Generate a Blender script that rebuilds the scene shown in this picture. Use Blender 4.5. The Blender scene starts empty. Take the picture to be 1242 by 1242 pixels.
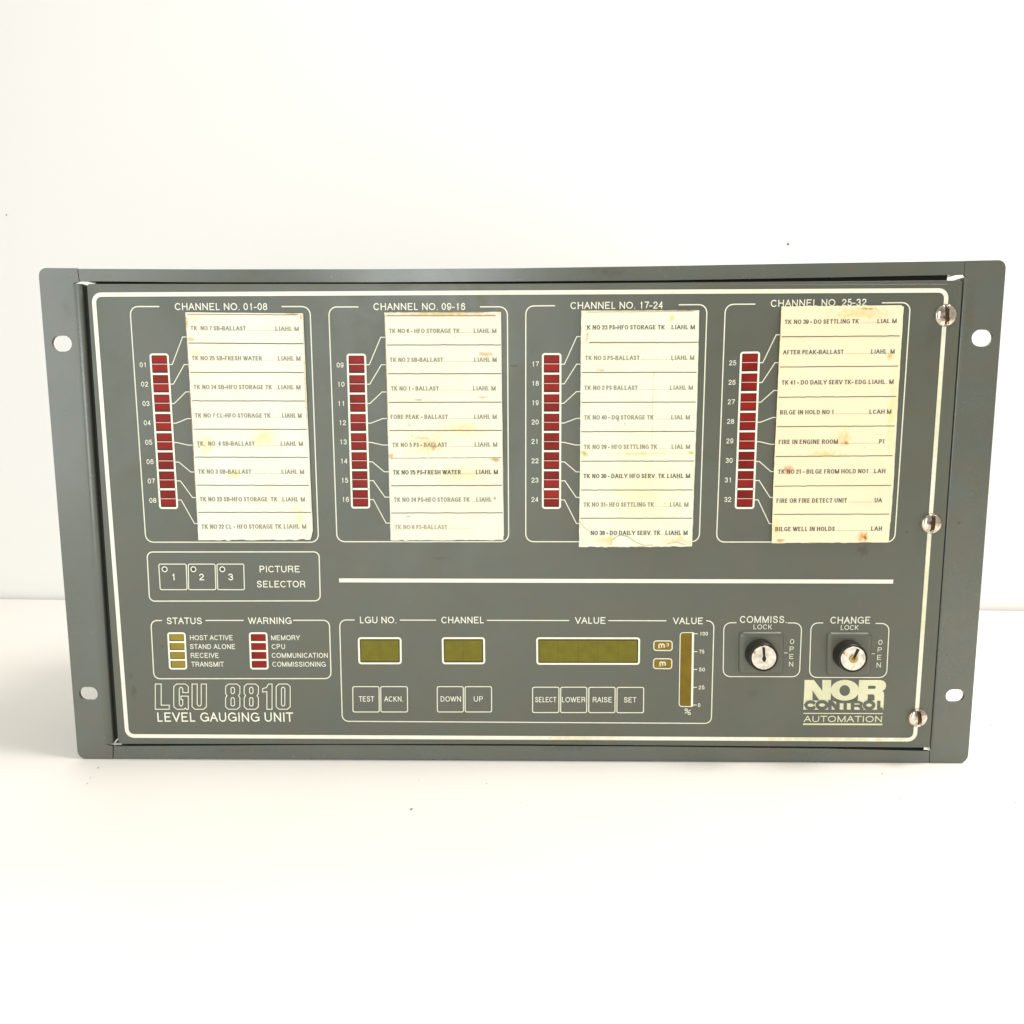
import bpy, math, random
from mathutils import Vector, Matrix
from mathutils.geometry import tessellate_polygon
random.seed(7)
S = bpy.context.scene
C = S.collection
PI = math.pi

# ------------------------------------------------------------------ camera
FPX = 950.0                       # focal length in pixels of a 1242 px wide picture
CAM = [0.005890, -0.403271, 0.190559, 0.133310, -0.020616, 0.001481]
ax, ay, az = CAM[3:6]
Rx = Matrix.Rotation(ax, 3, 'X'); Ry = Matrix.Rotation(ay, 3, 'Y'); Rz = Matrix.Rotation(az, 3, 'Z')
B0 = Matrix(((1, 0, 0), (0, 0, 1), (0, -1, 0)))
W2C = Rz @ Ry @ Rx @ B0
C2W = W2C.transposed()
CP = Vector(CAM[:3])
cam = bpy.data.cameras.new('camera'); camo = bpy.data.objects.new('camera', cam); C.objects.link(camo)
camo.matrix_world = Matrix.Translation(CP) @ C2W.to_4x4()
cam.sensor_width = 36; cam.lens = 36 * FPX / 1242
cam.clip_start = .01; cam.clip_end = 50
S.camera = camo

# ------------------------------------------------------------------ light of the room
w = bpy.data.worlds.new('World'); S.world = w; w.use_nodes = True
w.node_tree.nodes['Background'].inputs[0].default_value = (1.0, .93, .82, 1)
w.node_tree.nodes['Background'].inputs[1].default_value = .55
def area(name, loc, tgt, sx, sy, power, col):
    l = bpy.data.lights.new(name, 'AREA'); l.shape = 'RECTANGLE'; l.size = sx; l.size_y = sy
    l.energy = power; l.color = col
    o = bpy.data.objects.new(name, l); C.objects.link(o); o.location = loc
    o.rotation_euler = (Vector(tgt) - Vector(loc)).to_track_quat('-Z', 'Y').to_euler()
    return l
area('room_lamp', (.62, -.10, 1.12), (.12, .04, .0), .42, .42, 12.8, (1, .965, .91))
area('window_light', (-.60, -.56, .30), (-.1, 0, .10), .34, .54, 1.4, (.88, .98, 1))
area('far_window', (-.19, -1.15, .36), (-.1, 0, .12), .20, .90, 4.3, (.90, .98, 1))
S.view_settings.view_transform = 'Standard'; S.view_settings.look = 'None'
S.view_settings.exposure = 0; S.view_settings.gamma = 1

# ------------------------------------------------------------------ pixels of the photograph -> points on a plane of the place
def ray(px, py):
    return C2W @ Vector(((px - 621) / FPX, (621 - py) / FPX, -1))
PF = .0016                       # front panel stands this much proud of the frame
def U(px, py, h=PF):             # -> (x, z) on the vertical plane y = -h
    d = ray(px, py); t = (-h - CP.y) / d.y
    p = CP + d * t
    return Vector((p.x, p.z))
def G(px, py):                   # -> (x, y) on the table
    d = ray(px, py); t = -CP.z / d.z; p = CP + d * t
    return Vector((p.x, p.y))
MM = .001
PX = (U(700, 600) - U(600, 600)).length / 100     # metres per pixel in the middle

# ------------------------------------------------------------------ materials
def mat(name, col, rough=.5, metal=0, spec=.5, bump=0, bscale=2000, var=0, vscale=30, coat=0):
    m = bpy.data.materials.new(name); m.use_nodes = True
    nt = m.node_tree; b = nt.nodes['Principled BSDF']
    b.inputs['Base Color'].default_value = (*col, 1); b.inputs['Roughness'].default_value = rough
    b.inputs['Metallic'].default_value = metal; b.inputs['Specular IOR Level'].default_value = spec
    b.inputs['Coat Weight'].default_value = coat
    geo = nt.nodes.new('ShaderNodeNewGeometry')
    if var:
        n = nt.nodes.new('ShaderNodeTexNoise'); n.inputs['Scale'].default_value = vscale; n.inputs['Detail'].default_value = 6
        nt.links.new(geo.outputs['Position'], n.inputs['Vector'])
        r = nt.nodes.new('ShaderNodeMapRange'); r.inputs[1].default_value = .3; r.inputs[2].default_value = .7
        r.inputs[3].default_value = 1 - var; r.inputs[4].default_value = 1 + var
        nt.links.new(n.outputs[0], r.inputs[0])
        x = nt.nodes.new('ShaderNodeMix'); x.data_type = 'RGBA'; x.blend_type = 'MULTIPLY'; x.inputs[0].default_value = 1
        x.inputs[6].default_value = (*col, 1); nt.links.new(r.outputs[0], x.inputs[7])
        nt.links.new(x.outputs[2], b.inputs['Base Color'])
    if bump:
        n = nt.nodes.new('ShaderNodeTexNoise'); n.inputs['Scale'].default_value = bscale; n.inputs['Detail'].default_value = 3
        nt.links.new(geo.outputs['Position'], n.inputs['Vector'])
        bp = nt.nodes.new('ShaderNodeBump'); bp.inputs['Strength'].default_value = bump; bp.inputs['Distance'].default_value = .0002
        nt.links.new(n.outputs[0], bp.inputs['Height']); nt.links.new(bp.outputs[0], b.inputs['Normal'])
    return m
def mottle(m, k=.05, scale=55):
    """uneven ageing of the colour itself, greener here and browner there"""
    nt = m.node_tree; b = nt.nodes['Principled BSDF']; src = b.inputs['Base Color'].links[0].from_socket
    geo = nt.nodes.new('ShaderNodeNewGeometry'); n = nt.nodes.new('ShaderNodeTexNoise')
    n.inputs['Scale'].default_value = scale; n.inputs['Detail'].default_value = 5
    nt.links.new(geo.outputs['Position'], n.inputs['Vector'])
    r = nt.nodes.new('ShaderNodeValToRGB'); r.color_ramp.elements[0].position = .36; r.color_ramp.elements[1].position = .64
    r.color_ramp.elements[0].color = (1 + k * .9, 1 - k * .3, 1 - k * 1.2, 1); r.color_ramp.elements[1].color = (1 - k, 1 + k * .2, 1 + k * .8, 1)
    nt.links.new(n.outputs[0], r.inputs[0])
    x = nt.nodes.new('ShaderNodeMix'); x.data_type = 'RGBA'; x.blend_type = 'MULTIPLY'; x.inputs[0].default_value = 1
    nt.links.new(src, x.inputs[6]); nt.links.new(r.outputs[0], x.inputs[7]); nt.links.new(x.outputs[2], b.inputs['Base Color'])
def blots(m, spots, nscale=350):
    """wear, dirt and painted reflections with a place of their own: spots = (px, py, rx, ry in pixels, colour, strength)"""
    nt = m.node_tree; b = nt.nodes['Principled BSDF']
    src = b.inputs['Base Color'].links[0].from_socket if b.inputs['Base Color'].links else None
    if src is None:
        rgb = nt.nodes.new('ShaderNodeRGB'); rgb.outputs[0].default_value = b.inputs['Base Color'].default_value; src = rgb.outputs[0]
    geo = nt.nodes.new('ShaderNodeNewGeometry')
    n = nt.nodes.new('ShaderNodeTexNoise'); n.inputs['Scale'].default_value = nscale; n.inputs['Detail'].default_value = 8; n.inputs['Roughness'].default_value = .65
    nt.links.new(geo.outputs['Position'], n.inputs['Vector'])
    for (px, py, rx, ry, col, st) in spots:
        c = U(px, py)
        a = nt.nodes.new('ShaderNodeVectorMath'); a.operation = 'SUBTRACT'; a.inputs[1].default_value = (c.x, 0, c.y)
        s = nt.nodes.new('ShaderNodeVectorMath'); s.operation = 'MULTIPLY'; s.inputs[1].default_value = (1 / (rx * PX), 0, 1 / (ry * PX))
        l = nt.nodes.new('ShaderNodeVectorMath'); l.operation = 'LENGTH'
        nt.links.new(geo.outputs['Position'], a.inputs[0]); nt.links.new(a.outputs[0], s.inputs[0]); nt.links.new(s.outputs[0], l.inputs[0])
        q = nt.nodes.new('ShaderNodeMath'); q.operation = 'MULTIPLY_ADD'; q.inputs[1].default_value = 2.2
        nt.links.new(n.outputs[0], q.inputs[0]); nt.links.new(l.outputs['Value'], q.inputs[2])
        r = nt.nodes.new('ShaderNodeMapRange'); r.interpolation_type = 'SMOOTHSTEP'
        r.inputs[1].default_value = 1.0; r.inputs[2].default_value = 2.0; r.inputs[3].default_value = st; r.inputs[4].default_value = 0
        nt.links.new(q.outputs[0], r.inputs[0])
        x = nt.nodes.new('ShaderNodeMix'); x.data_type = 'RGBA'; x.blend_type = 'MULTIPLY'
        x.inputs[7].default_value = (*col, 1)
        nt.links.new(r.outputs[0], x.inputs[0]); nt.links.new(src, x.inputs[6]); src = x.outputs[2]
    nt.links.new(src, b.inputs['Base Color'])
    return m
BR = (.62, .5, .36); DK = (.45, .43, .38); RU = (.85, .55, .3)
M = {}
M['frame'] = mat('grey_green_frame_paint', (.102, .111, .091), .23, spec=.85, bump=.25, bscale=1500, var=.05, vscale=25)
def smudge(m, lo, hi, scale=20):
    nt = m.node_tree; b = nt.nodes['Principled BSDF']; geo = nt.nodes.new('ShaderNodeNewGeometry')
    n = nt.nodes.new('ShaderNodeTexNoise'); n.inputs['Scale'].default_value = scale; n.inputs['Detail'].default_value = 9; n.inputs['Roughness'].default_value = .7
    n.inputs['Distortion'].default_value = .6
    nt.links.new(geo.outputs['Position'], n.inputs['Vector'])
    r = nt.nodes.new('ShaderNodeMapRange'); r.inputs[1].default_value = .35; r.inputs[2].default_value = .65; r.inputs[3].default_value = lo; r.inputs[4].default_value = hi
    nt.links.new(n.outputs[0], r.inputs[0]); nt.links.new(r.outputs[0], b.inputs['Roughness'])
smudge(M['frame'], .20, .29)
mottle(M['frame'])
blots(M['frame'], [(78, 374, 14, 16, BR, .45), (735, 330, 40, 8, BR, .4), (690, 908, 60, 7, BR, .5), (90, 850, 18, 9, BR, .25), (1178, 380, 12, 60, BR, .25),
                   (72, 428, 3, 1.6, DK, .6), (1165, 635, 5, 3, DK, .6), (1151, 886, 1.5, 1.5, DK, .9), (300, 912, 90, 6, BR, .3), (960, 915, 80, 6, (.8, .8, .55), .4)])
M['film'] = mat('grey_green_panel_film', (.088, .095, .070), .42, spec=.8, bump=.22, bscale=2600, var=.05, vscale=16)
mottle(M['film']); smudge(M['film'], .30, .52)
blots(M['film'], [(163, 838, 6, 14, DK, .6), (159, 820, 4, 8, DK, .5), (533, 677, 18, 3, DK, .45), (623, 444, 7, 2.2, (.3, .3, .28), .8), (1046, 668, 12, 14, (.5, .3, .22), .6),
                  (1100, 645, 2.2, 2, (.2, .15, .1), .9), (197.5, 784, 1.8, 1.8, (.1, .1, .1), 1), (480, 846, 16, 13, (.78, .68, .52), .5), (549, 846, 14, 12, (.82, .66, .55), .45),
                  (560, 868, 40, 8, (.8, .66, .58), .4), (705, 896, 70, 8, (.66, .52, .36), .5), (800, 690, 60, 30, (.93, .9, .8), .5), (912, 840, 14, 8, DK, .35), (246, 700, 60, 14, (.9, .84, .7), .4),
                  (620, 351, 80, 3, (.8, .72, .6), .5), (1000, 700, 80, 30, (.97, .9, .8), .4), (1060, 820, 50, 60, (.95, .88, .76), .4), (330, 640, 60, 40, (.92, .9, .78), .35)])
M['key'] = mat('push_button_film', (.085, .090, .066), .40, spec=.8, bump=.2, bscale=2600, var=.05, vscale=40)
blots(M['key'], [(480, 846, 14, 12, (.78, .6, .42), .6), (549, 846, 12, 12, (.74, .52, .42), .6), (579, 856, 12, 8, (.85, .7, .55), .5), (662, 850, 14, 10, (.9, .85, .7), .4),
                 (280, 700, 20, 14, (.85, .78, .6), .5), (210, 702, 18, 14, (.86, .84, .66), .5)])
M['ink'] = mat('cream_white_screen_print', (.86, .86, .73), .5, var=.04, vscale=200)
M['ink2'] = mat('cream_thin_screen_print', (.80, .80, .66), .5, var=.05, vscale=300)
M['inky'] = mat('aged_cream_logo_print', (.74, .73, .50), .5, var=.05, vscale=150)
blots(M['ink'], [(146, 357, 8, 4, (.9, .84, .6), .6), (600, 357, 60, 5, (.92, .85, .68), .5), (148.5, 829, 6, 2, (.6, .6, .5), .7), (700, 895, 100, 5, (.9, .78, .55), .7),
                 (1140, 500, 30, 160, (.85, .84, .66), .9), (1122, 720, 30, 170, (.85, .84, .66), .9), (1000, 895, 160, 8, (.86, .8, .58), .9), (900, 355, 300, 6, (.93, .92, .8), .8)])
M['red'] = mat('red_lens', (.25, .011, .007), .38, spec=.2, var=.16, vscale=160, bump=.1, bscale=900)
def per_lens(m, k=.22):
    nt = m.node_tree; b = nt.nodes['Principled BSDF']; src = b.inputs['Base Color'].links[0].from_socket
    oi = nt.nodes.new('ShaderNodeObjectInfo'); r = nt.nodes.new('ShaderNodeMapRange'); r.inputs[3].default_value = 1 - k; r.inputs[4].default_value = 1 + k
    nt.links.new(oi.outputs['Random'], r.inputs[0])
    x = nt.nodes.new('ShaderNodeMix'); x.data_type = 'RGBA'; x.blend_type = 'MULTIPLY'; x.inputs[0].default_value = 1
    nt.links.new(src, x.inputs[6]); nt.links.new(r.outputs[0], x.inputs[7]); nt.links.new(x.outputs[2], b.inputs['Base Color'])
per_lens(M['red'])
M['red_line'] = mat('pink_hairline', (.75, .42, .34), .5)
M['amber'] = mat('amber_lens', (.30, .22, .02), .4, spec=.3, var=.1, vscale=120)
M['olive'] = mat('olive_display_filter', (.165, .145, .010), .4, spec=.25, var=.1, vscale=220, bump=.15, bscale=1200)
M['brown'] = mat('brown_amber_filter', (.19, .125, .007), .4, spec=.25, var=.14, vscale=160)
M['recess_shade'] = mat('recess_edge_shade', (.045, .032, .008), .6)  # edge shade of lenses and windows, put in as a dark colour
M['red_recess_shade'] = mat('red_lens_shade', (.07, .006, .005), .6)
M['orange'] = mat('orange_unit_lamp', (.24, .15, .012), .4, spec=.25, var=.08, vscale=200)
M['dark'] = mat('dark_interior', (.012, .012, .01), .8)
M['chassis'] = mat('dull_steel_chassis', (.06, .06, .055), .6)
M['black'] = mat('black_lock_plastic', (.022, .022, .017), .38, spec=.4, bump=.1, bscale=1800)
M['silver'] = mat('brushed_nickel', (.72, .68, .61), .28, metal=1, bump=.5, bscale=900, var=.28, vscale=520)
M['brass'] = mat('worn_brass', (.45, .33, .14), .4, metal=1, var=.2, vscale=900)
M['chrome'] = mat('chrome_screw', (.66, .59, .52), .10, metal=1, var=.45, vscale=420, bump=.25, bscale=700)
blots(M['chrome'], [(1142, 386, 5, 5, (.34, .24, .16), .9), (1139, 379, 3, 4, (.7, .5, .3), .7), (1125, 634, 5, 3.5, (.3, .22, .15), .9), (1128, 640, 2.5, 5, (.35, .25, .16), .8), (1109, 866, 5, 3, (.5, .33, .2), .9), (1111, 873, 3, 6, (.4, .26, .16), .7)], 500)  # brown blots and mottling paint dark room reflections into the chrome
M['slot'] = mat('dark_screw_slot', (.085, .05, .03), .45, metal=.6, var=.4, vscale=500)  # slot coloured darker and browner than the dome
M['edge'] = mat('bare_sheet_edge', (.42, .43, .38), .35)
M['serif'] = mat('black_typed_ink', (.09, .085, .07), .7)
M['fade'] = mat('faded_typed_ink', (.26, .24, .17), .7)
M['faint'] = mat('nearly_gone_typed_ink', (.42, .38, .26), .7)
M['rule'] = mat('brown_strip_edge', (.11, .09, .05), .8)
YS = (1, .9, .6)
def paper(name, col, seed):
    m = mat(name, col, .62, spec=.3, bump=.35, bscale=300, var=.03, vscale=60)
    mottle(m, .035, 28)
    return m
spots = [
 (238, 386, 9, 7, YS, .5), (228, 392, 3, 9, (.8, .68, .4), .7), (233, 412, 10, 3, (.8, .65, .4), .6), (240, 428, 12, 6, YS, .6), (366, 385, 2.5, 9, (.7, .55, .35), .6), (355, 382, 18, 2, (.75, .6, .35), .6),
 (322, 532, 22, 14, YS, .7), (250, 540, 14, 22, YS, .6), (285, 575, 12, 6, (.97, .9, .35), .6), (243, 542, 1.5, 1.5, DK, .8), (365, 625, 12, 22, YS, .5), (372, 470, 3, 60, (.85, .8, .6), .6),
 (540, 381, 80, 4, (.92, .8, .52), .9), (590, 430, 14, 4, (.85, .62, .35), .6), (600, 436, 4, 3, (.8, .55, .3), .6), (520, 538, 34, 22, (1, .9, .7), .8), (527, 541, 4, 9, (.75, .5, .32), .7), (514, 531, 12, 2.4, (.8, .6, .4), .6),
 (560, 520, 40, 12, (1, .92, .68), .8), (600, 557, 12, 4, (.75, .55, .3), .8), (560, 575, 60, 16, (1, .94, .78), .9), (475, 553, 8, 4, (.8, .62, .38), .7), (508, 485, 5, 1.2, (.6, .45, .3), .8), (585, 482, 8, 2, (.8, .6, .4), .6),
 (469, 480, 2, 80, (.85, .68, .42), .7), (495, 626, 5, 1.6, (.7, .55, .35), .8),
 (815, 386, 6, 6, (.9, .85, .55), .7), (712, 408, 3, 12, (.72, .62, .5), .7), (728, 449, 9, 2, (.85, .65, .42), .7), (780, 550, 60, 3, (.92, .86, .6), .7), (708, 550, 7, 5, (.7, .66, .3), .8), (838, 549, 5, 3, (.8, .72, .4), .7),
 (791, 500, 1.2, 130, (.8, .68, .45), .35), (735, 655, 26, 8, (.95, .82, .6), .8), (820, 655, 26, 8, (.95, .85, .65), .8), (815, 437, 1.6, 1.3, DK, .7), (749, 508, 2, 7, (.6, .55, .45), .7), (780, 600, 70, 60, (1, .96, .8), .6),
 (1040, 380, 46, 10, (.98, .84, .6), .9), (1050, 375, 16, 1.8, (.7, .55, .3), .7), (1078, 432, 5, 5, (.82, .72, .45), .8), (1022, 530, 12, 14, (1, .84, .58), .8), (1024, 537, 5, 4, (.72, .45, .25), .85), (1000, 550, 26, 6, (.98, .84, .62), .8),
 (955, 570, 9, 7, (.8, .45, .3), .6), (1045, 650, 9, 9, (.85, .6, .32), .9), (1048, 653, 3, 6, (.6, .36, .16), .9), (945, 655, 8, 3, (.75, .55, .35), .7), (1080, 500, 8, 70, (1, .93, .72), .7), (940, 640, 10, 20, (1, .9, .7), .7),
 (1063, 527, 6, 1.2, (.75, .7, .6), .5),
]
def near(x0, x1, n=20):
    out = [(a, b, c * 1.1, d * 1.1, (tuple(v ** 1.35 for v in e) if e[0] > .93 else tuple(v ** 1.5 for v in e)), min(1, f * 1.35)) for (a, b, c, d, e, f) in spots if x0 < a < x1]
    for k in range(n):
        out.append((random.uniform(x0 + 22, x1 - 34), random.uniform(385, 650), random.uniform(.6, 2.2), random.uniform(.6, 1.6), random.choice([(.62, .5, .36), (.5, .4, .28), (.8, .7, .5)]), random.uniform(.5, .9)))
    return out
PAPER = [blots(paper('white_paper', (.86, .85, .72), 0), near(214, 396), 420),
         blots(paper('stained_paper', (.86, .83, .68), 1), near(450, 630), 420),
         blots(paper('creamy_paper', (.86, .85, .68), 2), near(690, 860), 420),
         blots(paper('yellowed_paper', (.90, .80, .56), 3), near(920, 1110), 420)]
M['rule2'] = mat('light_brown_fold', (.30, .22, .12), .8)
M['wall'] = mat('white_painted_wall', (.90, .895, .885), .85, var=.01, vscale=3)
M['table'] = mat('white_laminate_top', (.92, .895, .85), .5, spec=.3, var=.012, vscale=14, bump=.1, bscale=900)
M['speck'] = mat('grey_dust', (.3, .29, .27), .9)

# ------------------------------------------------------------------ mesh helpers
class Geo:
    def __init__(s, h=PF): s.v = []; s.f = []; s.h = h; s.k = 0
    def pt(s, p, h): s.v.append((p[0], -h, p[1])); return len(s.v) - 1
    def eps(s): s.k += 1; return (s.k % 7) * .000012
    def poly(s, loops, h=None, thick=0, side=None):
        """flat shape (outer loop, then holes) facing the camera; thick > 0 gives it sides and a back"""
        h = s.h if h is None else h
        idx = [[s.pt(p, h) for p in lp] for lp in loops]
        flat = [i for l in idx for i in l]
        tris = tessellate_polygon([[Vector((p[0], p[1], 0)) for p in lp] for lp in loops])
        for t in tris:
            a, b, c = [flat[i] for i in t]
            A, B_, C_ = s.v[a], s.v[b], s.v[c]
            cr = (B_[0] - A[0]) * (C_[2] - A[2]) - (B_[2] - A[2]) * (C_[0] - A[0])
            s.f.append((a, b, c) if cr > 0 else (a, c, b))
        if thick:
            nf = len(s.f)
            back = [[s.pt(p, h - thick) for p in lp] for lp in loops]
            fb = [i for l in back for i in l]; mp = dict(zip(flat, fb))
            for f in s.f[nf - len(tris):nf]: s.f.append(tuple(mp[i] for i in reversed(f)))
            for n, (fl, bl, lp) in enumerate(zip(idx, back, loops)):
                ar = sum(lp[i][0] * lp[(i + 1) % len(lp)][1] - lp[(i + 1) % len(lp)][0] * lp[i][1] for i in range(len(lp)))
                ccw = (ar > 0) == (n == 0)
                for i in range(len(lp)):
                    j = (i + 1) % len(lp)
                    s.f.append((fl[i], bl[i], bl[j], fl[j]) if ccw else (fl[i], fl[j], bl[j], bl[i]))
    def ribbon(s, pts, w, closed=False, h=None, wf=None):
        h = (s.h if h is None else h) + s.eps()
        P = [Vector(p) for p in pts]
        Q = [P[0]]
        for p in P[1:]:
            if (p - Q[-1]).length > 1e-7: Q.append(p)
        if closed and (Q[0] - Q[-1]).length < 1e-7: Q.pop()
        P = Q; n = len(P)
        if n < 2: return
        L = []; R = []
        for i in range(n):
            a = P[i - 1] if (i > 0 or closed) else None; b = P[(i + 1) % n] if (i < n - 1 or closed) else None
            d0 = (P[i] - a).normalized() if a is not None else None; d1 = (b - P[i]).normalized() if b is not None else None
            if d0 is None: d0 = d1
            if d1 is None: d1 = d0
            t = d0 + d1
            t = t.normalized() if t.length > 1e-6 else d1
            nn = Vector((-t.y, t.x)); k = 1 / max(.5, abs(nn.dot(Vector((-d1.y, d1.x)))))
            ww = w if wf is None else wf(t)
            L.append(s.pt(P[i] + nn * ww / 2 * k, h)); R.append(s.pt(P[i] - nn * ww / 2 * k, h))
        for i in range(n if closed else n - 1):
            j = (i + 1) % n; s.f.append((L[i], R[i], R[j], L[j]))
    def raw(s, vs, fs):
        b = len(s.v); s.v += [tuple(v) for v in vs]; s.f += [tuple(i + b for i in f) for f in fs]
    def build(s, name, m, parent=None, label=None, smooth=False, bevel=0, seg=2):
        me = bpy.data.meshes.new(name); me.from_pydata(s.v, [], s.f); me.materials.append(m); me.update()
        o = bpy.data.objects.new(name, me); C.objects.link(o)
        if parent is not None: o.parent = parent
        if label: o['label'] = label
        if smooth: me.polygons.foreach_set('use_smooth', [True] * len(me.polygons))
        if bevel:
            b = o.modifiers.new('bevel', 'BEVEL'); b.width = bevel; b.segments = seg; b.limit_method = 'ANGLE'; b.angle_limit = math.radians(50)
        return o
def rrect(c, r, n=5):
    """rounded quad through four world corners TL, TR, BR, BL"""
    out = []
    for i in range(4):
        p = Vector(c[i]); a = (Vector(c[i - 1]) - p); b = (Vector(c[(i + 1) % 4]) - p)
        rr = r if not isinstance(r, (list, tuple)) else r[i]
        A = p + a.normalized() * rr; B_ = p + b.normalized() * rr
        if rr < 1e-6: out.append(p); continue
        for k in range(n + 1):
            t = k / n; out.append(A * (1 - t) ** 2 * 1 + p * 2 * t * (1 - t) * 1 + B_ * t * t if False else _arc(A, p, B_, t))
    return out
def _arc(A, p, B_, t):
    q = A * (1 - t) ** 2 + p * (1.6 * t * (1 - t)) + B_ * t * t
    return q / ((1 - t) ** 2 + 1.6 * t * (1 - t) + t * t)
def quad(x0, y0, x1, y1, x2=None, y2=None, x3=None, y3=None, h=PF):
    if x2 is None: return [U(x0, y0, h), U(x1, y0, h), U(x1, y1, h), U(x0, y1, h)]
    return [U(x0, y0, h), U(x1, y1, h), U(x2, y2, h), U(x3, y3, h)]
def inset(c, d):
    out = []
    n = len(c)
    for i in range(n):
        p = Vector(c[i]); a = (Vector(c[i - 1]) - p).normalized(); b = (Vector(c[(i + 1) % n]) - p).normalized()
        out.append(p + (a + b) * d)
    return out
def lathe(g, cx, cz, prof, n=40, y0=0):
    """profile of (radius, height towards the camera) turned about an axis that points at the camera"""
    vs = []; fs = []
    for r, h in prof:
        for i in range(n):
            a = 2 * PI * i / n; vs.append((cx + r * math.cos(a), -(y0 + h), cz + r * math.sin(a)))
    for k in range(len(prof) - 1):
        for i in range(n):
            j = (i + 1) % n; fs.append((k * n + i, k * n + j, (k + 1) * n + j, (k + 1) * n + i))
    fs.append(tuple((len(prof) - 1) * n + i for i in range(n)))
    g.raw(vs, fs)

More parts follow.
